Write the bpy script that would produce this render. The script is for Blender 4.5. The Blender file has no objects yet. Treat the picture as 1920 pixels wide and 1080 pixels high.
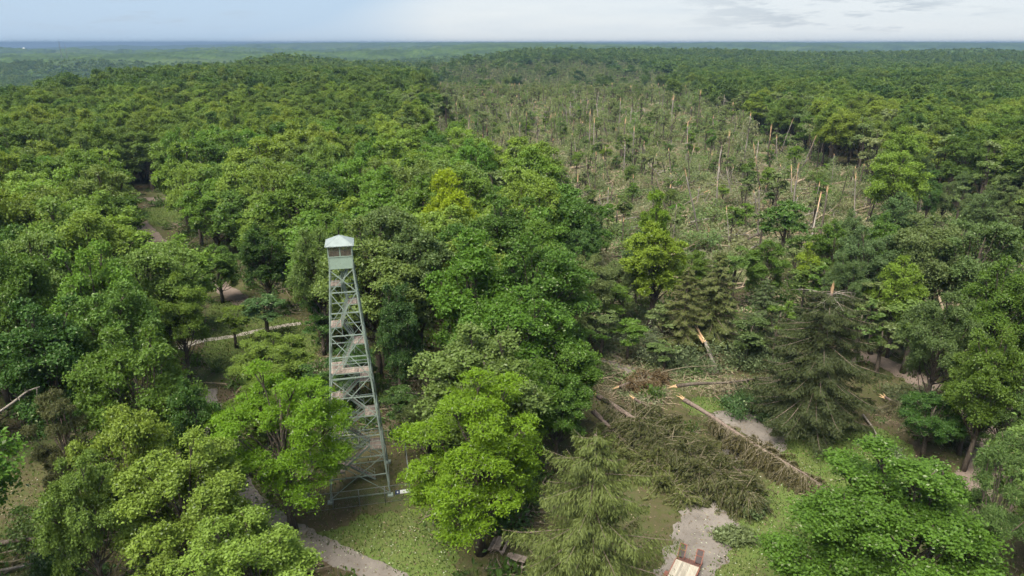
import bpy, math, random
import numpy as np
from mathutils import Vector, Matrix

# ------------------------------------------------------------------ camera, world, sun, exposure
S = bpy.context.scene
COL = S.collection
CAMZ = 47.0
PITCH = math.radians(19.77)
cam_d = bpy.data.cameras.new('camera'); cam = bpy.data.objects.new('camera', cam_d); COL.objects.link(cam)
cam_d.sensor_width = 36; cam_d.lens = 24; cam_d.clip_start = 0.5; cam_d.clip_end = 60000
cam.location = (0, 0, CAMZ); cam.rotation_euler = (math.pi/2 - PITCH, 0, 0)
S.camera = cam

SUN_EL, SUN_AZ = math.radians(62), math.radians(215)      # azimuth clockwise from +Y: behind the camera, to the left
W = bpy.data.worlds.new('World'); S.world = W; W.use_nodes = True
wn, wl = W.node_tree.nodes, W.node_tree.links
wn.clear()
def wnode(t, **k):
    n = wn.new(t)
    for a, b in k.items(): setattr(n, a, b)
    return n
out = wnode('ShaderNodeOutputWorld'); bg = wnode('ShaderNodeBackground'); bg.inputs['Strength'].default_value = 0.066
sky = wnode('ShaderNodeTexSky', sky_type='NISHITA', sun_disc=False, sun_elevation=SUN_EL, sun_rotation=SUN_AZ)
tc = wnode('ShaderNodeTexCoord'); sep = wnode('ShaderNodeSeparateXYZ'); wl.new(tc.outputs['Generated'], sep.inputs[0])
# cloud deck: project the view direction on a flat layer, softened near the horizon
def wmath(op, a, b=None, c=None):
    n = wnode('ShaderNodeMath', operation=op)
    for i, v in enumerate((a, b, c)):
        if v is None: continue
        if isinstance(v, (int, float)): n.inputs[i].default_value = v
        else: wl.new(v, n.inputs[i])
    return n.outputs[0]
zz = wmath('ADD', wmath('MAXIMUM', sep.outputs[2], 0.0), 0.035)
comb = wnode('ShaderNodeCombineXYZ')
wl.new(wmath('DIVIDE', sep.outputs[0], zz), comb.inputs[0]); wl.new(wmath('DIVIDE', sep.outputs[1], zz), comb.inputs[1])
def wnoise(vec, scale, detail, rough, off=(0, 0, 0), sc=(1, 1, 1)):
    mp = wnode('ShaderNodeMapping'); mp.inputs['Location'].default_value = off; mp.inputs['Scale'].default_value = sc
    wl.new(vec, mp.inputs[0])
    n = wnode('ShaderNodeTexNoise'); n.inputs['Scale'].default_value = scale; n.inputs['Detail'].default_value = detail
    n.inputs['Roughness'].default_value = rough; wl.new(mp.outputs[0], n.inputs['Vector'])
    return n.outputs['Fac']
def wramp(fac, stops):
    r = wnode('ShaderNodeValToRGB'); e = r.color_ramp.elements
    while len(e) < len(stops): e.new(0.5)
    for x, (p, c) in zip(e, stops): x.position = p; x.color = (*c, 1)
    wl.new(fac, r.inputs[0]); return r.outputs[0]
def wmix(f, a, b):
    m = wnode('ShaderNodeMix', data_type='RGBA')
    for sname, v in ((0, f), (6, a), (7, b)):
        if isinstance(v, (int, float)): m.inputs[sname].default_value = v
        elif isinstance(v, tuple): m.inputs[sname].default_value = (*v, 1)
        else: wl.new(v, m.inputs[sname])
    return m.outputs[2]
OFFV, OFFC, OFFW = (4.71, 6.67, 6.04), (6.43, 8.29, 3.55), (7.21, 4.0, 8.42)
veil = wramp(wnoise(tc.outputs['Generated'], 1.15, 2, 0.5, OFFV, (1, 1, 3)), [(0.44, (0, 0, 0)), (0.56, (1, 1, 1))])
fine = wnoise(tc.outputs['Generated'], 5.0, 3, 0.6, (1.7, 0.4, 2.2), (1, 1, 9))
deck = wmix(veil, (3.3, 4.35, 5.6), wmix(fine, (4.6, 5.15, 5.7), (5.8, 6.05, 6.2)))
heap = wnoise(tc.outputs['Generated'], 8.5, 5, 0.66, OFFC, (1, 1, 7))
where = wnoise(tc.outputs['Generated'], 1.6, 1, 0.5, OFFW, (1, 1, 2))
band = wmath('MULTIPLY', wramp(wmath('MULTIPLY', sep.outputs[2], 10.0), [(0.08, (0, 0, 0)), (0.2, (1, 1, 1)), (0.6, (0.9,)*3), (1.0, (0.55,)*3)]), wramp(where, [(0.44, (0, 0, 0)), (0.54, (1, 1, 1))]))
heap = wmath('MULTIPLY', wramp(heap, [(0.49, (0, 0, 0)), (0.60, (1, 1, 1))]), band)
deck = wmix(wmath('MULTIPLY', heap, 0.8), deck, (3.0, 3.5, 4.1))
wl.new(wmix(0.9, sky.outputs[0], deck), bg.inputs['Color']); wl.new(bg.outputs[0], out.inputs[0])

sun_d = bpy.data.lights.new('sun', 'SUN'); sun = bpy.data.objects.new('sun', sun_d); COL.objects.link(sun)
sun_d.energy = 4.6; sun_d.angle = math.radians(42); sun_d.color = (1.0, 0.94, 0.82)
sdir = Vector((math.sin(SUN_AZ)*math.cos(SUN_EL), math.cos(SUN_AZ)*math.cos(SUN_EL), math.sin(SUN_EL)))
sun.rotation_euler = sdir.to_track_quat('Z', 'Y').to_euler(); sun.location = (-40, -60, 120)

S.view_settings.view_transform = 'Standard'; S.view_settings.look = 'None'
S.view_settings.exposure = 1.25; S.view_settings.gamma = 1.0; S.view_settings.use_curve_mapping = False
S.render.engine = 'CYCLES'
cy = S.cycles
cy.max_bounces = 5; cy.diffuse_bounces = 2; cy.glossy_bounces = 1; cy.transmission_bounces = 2; cy.transparent_max_bounces = 6
cy.volume_bounces = 0; cy.use_denoising = True; cy.use_adaptive_sampling = True; cy.adaptive_threshold = 0.03; cy.caustics_reflective = False; cy.caustics_refractive = False
S.render.use_persistent_data = False; cy.use_light_tree = False

# ------------------------------------------------------------------ helpers
RNG = np.random.default_rng(11)
random.seed(5)
FW = np.array([0, math.cos(PITCH), -math.sin(PITCH)]); UP = np.array([0, math.sin(PITCH), math.cos(PITCH)])
def gp(px, py, z=0.0):
    """point of height z seen at a place of the photograph (1920 x 1080)"""
    d = FW + np.array([1, 0, 0])*(px-960)/1280 + UP*(540-py)/1280
    t = (z-CAMZ)/d[2]
    return np.array([0, 0, CAMZ]) + d*t
def depth(p): return float((np.asarray(p, float)-[0, 0, CAMZ]) @ FW)
def ss(a, b, x):
    t = np.clip((np.asarray(x, float)-a)/(b-a), 0, 1); return t*t*(3-2*t)
def _hash(i, j, s):
    h = (i.astype(np.int64)*374761393 + j.astype(np.int64)*668265263 + s*1274126177) & 0xffffffff
    h = ((h ^ (h >> 13))*1274126177) & 0xffffffff
    return ((h ^ (h >> 16)) & 0xffff)/65535.0
def vnoise(x, y, s=0):
    x = np.asarray(x, float); y = np.asarray(y, float)
    i = np.floor(x); j = np.floor(y); u = x-i; v = y-j; u = u*u*(3-2*u); v = v*v*(3-2*v)
    i = i.astype(np.int64); j = j.astype(np.int64)
    return (_hash(i, j, s)*(1-u)+_hash(i+1, j, s)*u)*(1-v) + (_hash(i, j+1, s)*(1-u)+_hash(i+1, j+1, s)*u)*v
def fbm(x, y, s=0, o=3):
    a, t, w = 0.0, 0.0, 1.0
    for k in range(o):
        a = a + w*vnoise(np.asarray(x)*2**k, np.asarray(y)*2**k, s+k*7); t += w; w *= 0.5
    return a/t
def zg(x, y):
    """height of the ground"""
    x = np.asarray(x, float); y = np.asarray(y, float)
    r = np.hypot(x, y); az = np.degrees(np.arctan2(x, y))
    z = 20*(fbm(x/430, y/430, 3)*2-1)*ss(240, 800, r)
    re = np.interp(az, [-60, -36, -24, -18, -13, -8, -3, 2], [360, 400, 640, 1150, 950, 900, 1100, 1500])
    dp = np.interp(az, [-60, -22, -14, -8, 4, 12], [56, 56, 42, 36, 22, 10])
    z = z - dp*ss(1.0, 1.75, r/re)*(1-0.75*ss(1900, 3000, r))
    far = np.interp(az, [-60, -36, -10, 10, 40, 60], [-70, -55, -28, -8, -12, -12]) + 120*(fbm(x/1900, y/1500, 21, 3)*2-1)
    z = z*(1-ss(2400, 4200, r)) + far*ss(2400, 4200, r)
    top = np.interp(az, [-60, -38, -26, -10, 10, 30, 45], [-95, -85, -55, 20, 45, 40, 20]) + 70*(fbm(x/2200, y/5200, 5, 3)-0.5)
    return z*(1-ss(9500, 15500, r)) + top*ss(9500, 15500, r)

def mesh_from(name, V, F, var=None, smooth=False, mats=None):
    V = np.asarray(V, np.float32); F = np.asarray(F, np.int32)
    me = bpy.data.meshes.new(name)
    k = F.shape[1]
    me.vertices.add(len(V)); me.vertices.foreach_set('co', V.ravel())
    me.loops.add(F.size); me.loops.foreach_set('vertex_index', F.ravel())
    me.polygons.add(len(F)); me.polygons.foreach_set('loop_start', np.arange(0, F.size, k, dtype=np.int32))
    me.polygons.foreach_set('use_smooth', np.full(len(F), bool(smooth)))
    if var is not None:
        a = me.attributes.new('var', 'FLOAT', 'FACE'); a.data.foreach_set('value', np.asarray(var, np.float32))
    me.update(calc_edges=True); me.validate()
    return me
class MB:
    def __init__(self): self.V = []; self.F = []; self.A = []; self.n = 0
    def add(self, v, f, var=0.5):
        v = np.asarray(v, float).reshape(-1, 3); f = np.asarray(f, int)
        self.V.append(v); self.F.append(f+self.n); self.A.append(np.full(len(f), var)); self.n += len(v); return self
    def box(self, c, s, rz=0.0, var=0.5):
        q = np.array([[i, j, k] for i in (-.5, .5) for j in (-.5, .5) for k in (-.5, .5)])*np.array(s)
        ca, sa = math.cos(rz), math.sin(rz)
        q = q @ np.array([[ca, sa, 0], [-sa, ca, 0], [0, 0, 1]]) + np.array(c)
        return self.add(q, [[0, 1, 3, 2], [4, 6, 7, 5], [0, 4, 5, 1], [2, 3, 7, 6], [0, 2, 6, 4], [1, 5, 7, 3]], var)
    def bar(self, p, q, w, h=None, up=(0, 0, 1), var=0.5):
        p = np.array(p, float); q = np.array(q, float); h = h or w
        d = q-p; d /= np.linalg.norm(d)+1e-9
        s = np.cross(d, up)
        if np.linalg.norm(s) < 1e-3: s = np.cross(d, (1, 0, 0))
        s /= np.linalg.norm(s); u = np.cross(s, d)
        v = [p-s*w/2-u*h/2, p+s*w/2-u*h/2, p+s*w/2+u*h/2, p-s*w/2+u*h/2, q-s*w/2-u*h/2, q+s*w/2-u*h/2, q+s*w/2+u*h/2, q-s*w/2+u*h/2]
        return self.add(v, [[0, 3, 2, 1], [4, 5, 6, 7], [0, 1, 5, 4], [1, 2, 6, 5], [2, 3, 7, 6], [3, 0, 4, 7]], var)
    def tube(self, P, R, n=6, var=0.5, lump=0.0, cap=True):
        P = np.asarray(P, float); R = np.broadcast_to(np.asarray(R, float), (len(P),))
        T = np.gradient(P, axis=0); T /= np.linalg.norm(T, axis=1)[:, None]+1e-9
        ref = np.array([0.31, 0.95, 0.05]) if abs(T[:, 2]).mean() > 0.7 else np.array([0.05, 0.1, 1.0])
        A = np.cross(T, ref); A /= np.linalg.norm(A, axis=1)[:, None]+1e-9; B = np.cross(T, A)
        th = np.arange(n)*2*math.pi/n
        rr = R[:, None]*(1+lump*(RNG.random((len(P), n))-.5))
        v = P[:, None]+rr[..., None]*(np.cos(th)[None, :, None]*A[:, None]+np.sin(th)[None, :, None]*B[:, None])
        v = v.reshape(-1, 3); f = []
        for i in range(len(P)-1):
            for j in range(n):
                a = i*n+j; b = i*n+(j+1) % n; f.append([a, b, b+n, a+n])
        if cap:
            v = np.vstack([v, P[-1:], P[:1]]); m = len(P)*n; o = (len(P)-1)*n
            for j in range(0, n): f.append([o+j, o+(j+1) % n, m, m]); f.append([(j+1) % n, j, m+1, m+1])
        # degenerate quads become triangles below
        return self.add(v, f, var)
    def data(self):
        return np.vstack(self.V), np.vstack(self.F), np.concatenate(self.A)
    def mesh(self, name, smooth=False):
        V, F, A = self.data()
        tri = F[:, 2] == F[:, 3]
        if not tri.any(): return mesh_from(name, V, F, A, smooth)
        T = np.vstack([F[~tri][:, [0, 1, 2]], F[~tri][:, [0, 2, 3]], F[tri][:, :3]])
        return mesh_from(name, V, T, np.concatenate([A[~tri], A[~tri], A[tri]]), smooth)
def obj(name, me, mat=None, parent=None, loc=None):
    o = bpy.data.objects.new(name, me); COL.objects.link(o)
    if mat is not None and me is not None and not me.materials: me.materials.append(mat)
    if parent is not None: o.parent = parent
    if loc is not None: o.location = loc
    return o
def tag(o, label=None, cat=None, group=None, kind=None):
    if label: o['label'] = label
    if cat: o['category'] = cat
    if group: o['group'] = group
    if kind: o['kind'] = kind
    return o
def empty(name, loc, rz=0.0, scale=(1, 1, 1)):
    o = bpy.data.objects.new(name, None); COL.objects.link(o); o.empty_display_size = 0.3
    o.location = loc; o.rotation_euler = (0, 0, rz); o.scale = scale; return o
def unit(v): return v/(np.linalg.norm(v, axis=-1, keepdims=True)+1e-9)

# ------------------------------------------------------------------ materials
def mat(name):
    m = bpy.data.materials.new(name); m.use_nodes = True; nt = m.node_tree
    for n in list(nt.nodes): nt.nodes.remove(n)
    return m, nt
def nd(nt, t, ins=None, **k):
    n = nt.nodes.new(t)
    for a, b in k.items(): setattr(n, a, b)
    for a, v in (ins or {}).items():
        if hasattr(v, 'is_output'): nt.links.new(v, n.inputs[a])
        else: n.inputs[a].default_value = v
    return n
def ramp(nt, fac, stops):
    r = nd(nt, 'ShaderNodeValToRGB'); e = r.color_ramp.elements
    while len(e) < len(stops): e.new(0.5)
    for x, (p, c) in zip(e, stops): x.position = p; x.color = (*c, 1)
    nt.links.new(fac, r.inputs[0]); return r.outputs[0]
def noise(nt, scale, detail=4, rough=0.55, vec=None, sc=None):
    if vec is None: vec = nd(nt, 'ShaderNodeTexCoord').outputs['Object']
    if sc is not None: vec = nd(nt, 'ShaderNodeMapping', {0: vec, 'Scale': sc}).outputs[0]
    return nd(nt, 'ShaderNodeTexNoise', {'Vector': vec, 'Scale': scale, 'Detail': detail, 'Roughness': rough}).outputs['Fac']
def mixc(nt, f, a, b, blend='MIX'):
    m = nd(nt, 'ShaderNodeMix', data_type='RGBA', blend_type=blend)
    for i, v in ((0, f), (6, a), (7, b)):
        if hasattr(v, 'is_output'): nt.links.new(v, m.inputs[i])
        elif isinstance(v, tuple): m.inputs[i].default_value = (*v, 1)
        else: m.inputs[i].default_value = v
    return m.outputs[2]
def bump(nt, h, strength, dist):
    return nd(nt, 'ShaderNodeBump', {'Height': h, 'Strength': strength, 'Distance': dist}).outputs[0]
def surf(nt, color, rough=0.8, normal=None, metal=0.0, spec=0.3):
    p = nd(nt, 'ShaderNodeBsdfPrincipled', {'Roughness': rough, 'Metallic': metal, 'Specular IOR Level': spec})
    if hasattr(color, 'is_output'): nt.links.new(color, p.inputs['Base Color'])
    else: p.inputs['Base Color'].default_value = (*color, 1)
    if normal is not None: nt.links.new(normal, p.inputs['Normal'])
    o = nd(nt, 'ShaderNodeOutputMaterial'); nt.links.new(p.outputs[0], o.inputs[0]); return p
def leaf_mat(name, ramp_cols=None, transl=0.38, pale=0.05, spec=0.25, palecol=(0.21, 0.26, 0.13)):
    """foliage; takes the object's colour, or a colour from ramp_cols chosen per copy"""
    m, nt = mat(name)
    oi = nd(nt, 'ShaderNodeObjectInfo'); va = nd(nt, 'ShaderNodeAttribute', attribute_name='var').outputs['Fac']
    if ramp_cols:
        n = len(ramp_cols); base = ramp(nt, oi.outputs['Random'], [(i/(n-1), c) for i, c in enumerate(ramp_cols)])
    else: base = oi.outputs['Color']
    h = nd(nt, 'ShaderNodeMath', {0: oi.outputs['Random'], 1: 7.31}, operation='MULTIPLY').outputs[0]
    h = nd(nt, 'ShaderNodeMath', {0: h}, operation='FRACT').outputs[0]
    hue = nd(nt, 'ShaderNodeMapRange', {0: h, 3: 0.487, 4: 0.508}).outputs[0]
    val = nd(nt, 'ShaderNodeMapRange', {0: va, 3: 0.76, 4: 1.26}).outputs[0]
    hs = nd(nt, 'ShaderNodeHueSaturation', {'Color': base, 'Hue': hue, 'Value': val, 'Saturation': 1.0}).outputs[0]
    pf = nd(nt, 'ShaderNodeMath', {0: va, 1: 1-pale}, operation='GREATER_THAN').outputs[0]
    col = mixc(nt, pf, hs, palecol)
    p = nd(nt, 'ShaderNodeBsdfPrincipled', {'Base Color': col, 'Roughness': 0.5, 'Specular IOR Level': spec})
    tcol = mixc(nt, 1.0, col, (1.25, 1.2, 0.55), 'MULTIPLY')
    t = nd(nt, 'ShaderNodeBsdfTranslucent', {'Color': tcol})
    mx = nd(nt, 'ShaderNodeMixShader', {0: transl, 1: p.outputs[0], 2: t.outputs[0]})
    o = nd(nt, 'ShaderNodeOutputMaterial', {0: mx.outputs[0]}); return m
def bark_mat(name, a, b, scale=2.2):
    m, nt = mat(name)
    n1 = noise(nt, scale, 5, 0.6, sc=(1, 1, 0.25)); n2 = noise(nt, scale*6, 3, 0.6, sc=(1, 1, 0.2))
    c = ramp(nt, n1, [(0.3, a), (0.7, b)])
    c = mixc(nt, ramp(nt, n2, [(0.35, (0.35,)*3), (0.6, (1,)*3)]), tuple(x*0.45 for x in a), c)
    surf(nt, c, 0.9, bump(nt, n2, 0.6, 0.04), spec=0.15); return m
def wood_mat(name, a, b, sc=(1, 1, 0.12), scale=9, rough=0.85):
    m, nt = mat(name)
    n1 = noise(nt, scale, 5, 0.65, sc=sc)
    oi = nd(nt, 'ShaderNodeObjectInfo').outputs['Random']
    c = ramp(nt, n1, [(0.3, a), (0.7, b)])
    c = nd(nt, 'ShaderNodeHueSaturation', {'Color': c, 'Value': nd(nt, 'ShaderNodeMapRange', {0: oi, 3: 0.75, 4: 1.2}).outputs[0]}).outputs[0]
    surf(nt, c, rough, bump(nt, n1, 0.4, 0.02), spec=0.2); return m
def paint_mat(name, col, dirt, rough=0.5, metal=0.0, rust=None):
    m, nt = mat(name)
    n1 = noise(nt, 1.7, 5, 0.65); n2 = noise(nt, 11, 4, 0.7, sc=(1, 1, 0.4))
    c = mixc(nt, ramp(nt, n1, [(0.42, (0,)*3), (0.75, (0.7,)*3)]), col, dirt)
    if rust: c = mixc(nt, ramp(nt, n2, [(0.63, (0,)*3), (0.72, (0.8,)*3)]), c, rust)
    surf(nt, c, rough, bump(nt, n2, 0.15, 0.01), metal, 0.4); return m

M = {}
M['leaf'] = leaf_mat('broadleaf_foliage')
M['needle'] = leaf_mat('conifer_needles', transl=0.15, pale=0.02, spec=0.2, palecol=(0.16, 0.17, 0.08))
M['bark'] = bark_mat('grey_brown_bark', (0.055, 0.042, 0.032), (0.15, 0.125, 0.10))
M['bark_pale'] = bark_mat('pale_bark', (0.13, 0.11, 0.09), (0.32, 0.29, 0.25))
M['bark_spruce'] = bark_mat('spruce_bark', (0.11, 0.08, 0.065), (0.25, 0.195, 0.165), 3)
M['bark_straw'] = bark_mat('stripped_straw_wood', (0.20, 0.155, 0.10), (0.40, 0.325, 0.23))
M['twig'] = bark_mat('bare_twigs', (0.12, 0.10, 0.07), (0.26, 0.22, 0.15), 3)
M['splinter'] = wood_mat('fresh_split_wood', (0.36, 0.20, 0.10), (0.66, 0.47, 0.28))
M['splinter_old'] = wood_mat('greyed_split_wood', (0.16, 0.12, 0.09), (0.34, 0.27, 0.20))
M['tower'] = paint_mat('pale_green_steel', (0.215, 0.265, 0.225), (0.13, 0.155, 0.13), 0.55, 0.0, (0.13, 0.07, 0.04))
M['cabwall'] = paint_mat('pale_green_sheet', (0.24, 0.315, 0.255), (0.18, 0.23, 0.19), 0.6, 0.0, (0.15, 0.11, 0.075))
M['roof'] = paint_mat('grey_green_roof', (0.185, 0.22, 0.215), (0.13, 0.155, 0.15), 0.6, 0.0, (0.14, 0.11, 0.085))
M['plank'] = wood_mat('weathered_planks', (0.12, 0.09, 0.075), (0.30, 0.245, 0.205), (1, 0.15, 1), 7)
M['lining'] = wood_mat('brown_boards', (0.06, 0.042, 0.03), (0.17, 0.125, 0.09), (1, 1, 0.1), 8)
M['galv'] = paint_mat('galvanised_steel', (0.20, 0.215, 0.21), (0.13, 0.135, 0.13), 0.5, 0.4)
M['white'] = paint_mat('white_sign_sheet', (0.78, 0.78, 0.77), (0.6, 0.6, 0.58), 0.5)
M['navy'] = paint_mat('navy_sign_sheet', (0.015, 0.03, 0.10), (0.03, 0.045, 0.11), 0.5)
M['ink'] = paint_mat('grey_print', (0.12, 0.13, 0.16), (0.2, 0.2, 0.2), 0.6)
M['rust'] = paint_mat('rusty_red_steel', (0.20, 0.075, 0.05), (0.11, 0.05, 0.035), 0.7)
M['dark'] = paint_mat('dark_steel_mesh', (0.045, 0.035, 0.035), (0.08, 0.055, 0.05), 0.7)
M['deck'] = wood_mat('pale_deck_boards', (0.25, 0.22, 0.175), (0.40, 0.36, 0.295), (1, 0.15, 1), 4)
M['tyre'] = paint_mat('tyre_rubber', (0.02, 0.02, 0.02), (0.035, 0.033, 0.03), 0.85)
m, nt = mat('dusty_glass')
g = nd(nt, 'ShaderNodeBsdfGlossy', {'Roughness': 0.12, 'Color': (0.9, 0.9, 0.9, 1)}); tr = nd(nt, 'ShaderNodeBsdfTransparent', {'Color': (0.82, 0.84, 0.82, 1)})
df = nd(nt, 'ShaderNodeBsdfDiffuse', {'Color': (0.22, 0.19, 0.16, 1)})
m1 = nd(nt, 'ShaderNodeMixShader', {0: ramp(nt, noise(nt, 5, 4, 0.6, sc=(3, 3, 0.3)), [(0.4, (0.12,)*3), (0.7, (0.5,)*3)]), 1: tr.outputs[0], 2: df.outputs[0]})
m2 = nd(nt, 'ShaderNodeMixShader', {0: 0.06, 1: m1.outputs[0], 2: g.outputs[0]}); nd(nt, 'ShaderNodeOutputMaterial', {0: m2.outputs[0]}); M['glass'] = m
# ground covers
m, nt = mat('forest_floor')
gv = nd(nt, 'ShaderNodeNewGeometry').outputs['Position']
n1 = noise(nt, 0.09, 5, 0.6, gv); n2 = noise(nt, 1.3, 5, 0.65, gv); n3 = noise(nt, 9, 4, 0.7, gv)
c = ramp(nt, n1, [(0.35, (0.058, 0.044, 0.028)), (0.5, (0.058, 0.062, 0.022)), (0.66, (0.05, 0.075, 0.02))])
c = mixc(nt, ramp(nt, n2, [(0.42, (0,)*3), (0.68, (0.75,)*3)]), c, (0.085, 0.063, 0.042))
c = mixc(nt, ramp(nt, n3, [(0.6, (0,)*3), (0.72, (0.6,)*3)]), c, (0.13, 0.12, 0.075))
surf(nt, c, 0.95, bump(nt, n3, 0.6, 0.12), spec=0.1); M['floor'] = m
m, nt = mat('park_lawn')
gv = nd(nt, 'ShaderNodeNewGeometry').outputs['Position']
n1 = noise(nt, 0.22, 5, 0.6, gv); n2 = noise(nt, 2.3, 5, 0.7, gv); n3 = noise(nt, 13, 4, 0.75, gv)
c = ramp(nt, n1, [(0.3, (0.085, 0.095, 0.032)), (0.52, (0.082, 0.118, 0.028)), (0.72, (0.065, 0.098, 0.024))])
c = mixc(nt, ramp(nt, n2, [(0.5, (0,)*3), (0.75, (0.75,)*3)]), c, (0.115, 0.095, 0.05))
c = mixc(nt, ramp(nt, n3, [(0.45, (0,)*3), (0.7, (0.6,)*3)]), c, (0.045, 0.07, 0.016))
surf(nt, c, 0.9, bump(nt, n3, 0.7, 0.08), spec=0.12); M['lawn'] = m
def gravel_mat(name, a, b, dark):
    m, nt = mat(name)
    gv = nd(nt, 'ShaderNodeNewGeometry').outputs['Position']
    n1 = noise(nt, 0.35, 5, 0.65, gv); n2 = noise(nt, 2.6, 5, 0.7, gv); n3 = noise(nt, 22, 3, 0.7, gv)
    c = ramp(nt, n1, [(0.3, a), (0.7, b)])
    c = mixc(nt, ramp(nt, n2, [(0.55, (0,)*3), (0.72, (0.7,)*3)]), c, dark)
    c = mixc(nt, ramp(nt, n3, [(0.55, (0,)*3), (0.7, (0.5,)*3)]), c, dark)
    surf(nt, c, 0.9, bump(nt, n3, 0.5, 0.03), spec=0.2); return m
M['gravel'] = gravel_mat('grey_gravel', (0.115, 0.10, 0.088), (0.19, 0.168, 0.148), (0.06, 0.05, 0.038))
M['gravel_pink'] = gravel_mat('pinkish_gravel', (0.115, 0.088, 0.072), (0.185, 0.145, 0.12), (0.06, 0.046, 0.033))
M['stone'] = gravel_mat('pale_limestone', (0.24, 0.215, 0.175), (0.36, 0.33, 0.28), (0.13, 0.115, 0.085))
m, nt = mat('distant_canopy')
gv = nd(nt, 'ShaderNodeNewGeometry').outputs['Position']
n1 = noise(nt, 0.006, 4, 0.6, gv); n2 = noise(nt, 0.06, 4, 0.7, gv)
c = ramp(nt, n2, [(0.32, (0.018, 0.038, 0.014)), (0.5, (0.045, 0.078, 0.022)), (0.7, (0.085, 0.12, 0.032))])
c = mixc(nt, ramp(nt, n1, [(0.42, (0,)*3), (0.58, (0.75,)*3)]), c, (0.02, 0.036, 0.016))
n4 = noise(nt, 0.0016, 3, 0.6, gv)
c = mixc(nt, ramp(nt, n4, [(0.55, (0,)*3), (0.64, (0.6,)*3)]), c, (0.07, 0.095, 0.035))
surf(nt, c, 0.95, None, spec=0.05); M['canopy'] = m

# ------------------------------------------------------------------ ground
az = np.concatenate([np.radians(np.linspace(-58, 58, 260)), np.radians(np.linspace(58, 302, 72)[1:-1])])
rr = np.concatenate([[0.5], np.geomspace(8, 2600, 150)])
A, R = np.meshgrid(az, rr)
X, Y = R*np.sin(A), R*np.cos(A)
V = np.stack([X, Y, zg(X, Y)], -1).reshape(-1, 3); na = len(az)
ii, jj = np.meshgrid(np.arange(len(rr)-1), np.arange(na), indexing='ij'); j2 = (jj+1) % na
F = np.stack([ii*na+jj, (ii+1)*na+jj, (ii+1)*na+j2, ii*na+j2], -1).reshape(-1, 4)
tag(obj('ground', mesh_from('ground', V, F, smooth=True), M['floor']), kind='structure')
# wooded hills from 2.2 km to the skyline: one rough canopy surface
az = np.concatenate([np.radians(np.linspace(-48, 48, 560)), np.radians(np.linspace(48, 312, 50)[1:-1])]); rr = np.geomspace(2150, 17500, 180)
A, R = np.meshgrid(az, rr); X, Y = R*np.sin(A), R*np.cos(A)
cell = 9.0
bumpz = 8*fbm(X/15, Y/24, 31, 2) + 16*fbm(X/70, Y/90, 33, 2)
Z = zg(X, Y) + 6 + bumpz*np.clip(R/2600, 1, 2.0); Z[0] -= 40
Z = np.where(Z > 30, 30+24*np.tanh((Z-30)/40), Z)
V = np.stack([X, Y, Z], -1).reshape(-1, 3); na = len(az)
ii, jj = np.meshgrid(np.arange(len(rr)-1), np.arange(na), indexing='ij'); j2 = (jj+1) % na
F = np.stack([ii*na+jj, (ii+1)*na+jj, (ii+1)*na+j2, ii*na+j2], -1).reshape(-1, 4)
HILLZ = (float(V[:, 2].min()), float(V[:, 2].max()))
tag(obj('hills', mesh_from('hills', V, F, smooth=False), M['canopy']), kind='structure')

def densify(P, n):
    P = np.asarray(P, float); t = np.linspace(0, len(P)-1, n)
    # Catmull-Rom
    o = []
    for x in t:
        i = min(int(x), len(P)-2); u = x-i
        p0, p1, p2, p3 = P[max(i-1, 0)], P[i], P[i+1], P[min(i+2, len(P)-1)]
        o.append(0.5*((2*p1)+(p2-p0)*u+(2*p0-5*p1+4*p2-p3)*u*u+(3*p1-p0-3*p2+p3)*u**3))
    return np.array(o)
ROADS = []
def ribbon(name, pts, w, m, z, seed):
    P = densify([gp(*p)[:2] for p in pts], 26*len(pts))
    w = np.interp(np.linspace(0, 1, len(P)), np.linspace(0, 1, len(w)), w) if hasattr(w, '__len__') else np.full(len(P), w)
    ROADS.append((P[::6], w[::6]))
    T = np.gradient(P, axis=0); T /= np.linalg.norm(T, axis=1)[:, None]; Nn = np.stack([-T[:, 1], T[:, 0]], -1)
    s = np.cumsum(np.linalg.norm(np.gradient(P, axis=0), axis=1))
    l = w/2*(1+0.30*(fbm(s/1.1, s*0, seed)-.5)*2); r = w/2*(1+0.30*(fbm(s/1.1, s*0, seed+9)-.5)*2)
    k = np.array([1.0, 0.5, 0, -0.5, -1.0]); cols = []
    for q in k: cols.append(P+Nn*(np.where(q > 0, l, r)*q)[:, None])
    V = np.stack(cols, 1); V = np.concatenate([V, np.full(V.shape[:2]+(1,), z)], -1); V[:, [0, -1], 2] -= 0.03
    n = len(P); F = [[i*5+j, (i+1)*5+j, (i+1)*5+j+1, i*5+j+1] for i in range(n-1) for j in range(4)]
    tag(obj(name, mesh_from(name, V.reshape(-1, 3), F), m), kind='structure')
ribbon('gravel_path', [(790, 1120), (690, 1066), (600, 1024), (540, 990), (492, 955), (455, 912), (440, 872), (424, 832), (400, 797), (385, 757), (392, 730)], [2.6, 2.6, 2.5, 2.3, 2.2, 2.0, 2.2, 3.0, 5.5, 3.0, 2.2], M['gravel'], 0.05, 1)
ribbon('stone_path', [(335, 655), (352, 646), (385, 638), (440, 630), (500, 617), (565, 606)], [1.6, 2.0, 1.6, 1.3, 1.5, 1.3], M['stone'], 0.06, 2)
ribbon('park_road', [(470, 572), (440, 556), (412, 537), (385, 518), (325, 478), (275, 432), (247, 395), (238, 380), (262, 372), (330, 378)], 3.8, M['gravel_pink'], 0.05, 3)
ribbon('gravel_road', [(1262, 1150), (1300, 1050), (1330, 975), (1345, 915), (1375, 865), (1432, 825), (1420, 800), (1375, 785), (1335, 782)], [5.0, 5.6, 5.8, 4.5, 4.5, 5.2, 5.5, 4.5, 2.0], M['gravel'], 0.05, 4)
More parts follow.
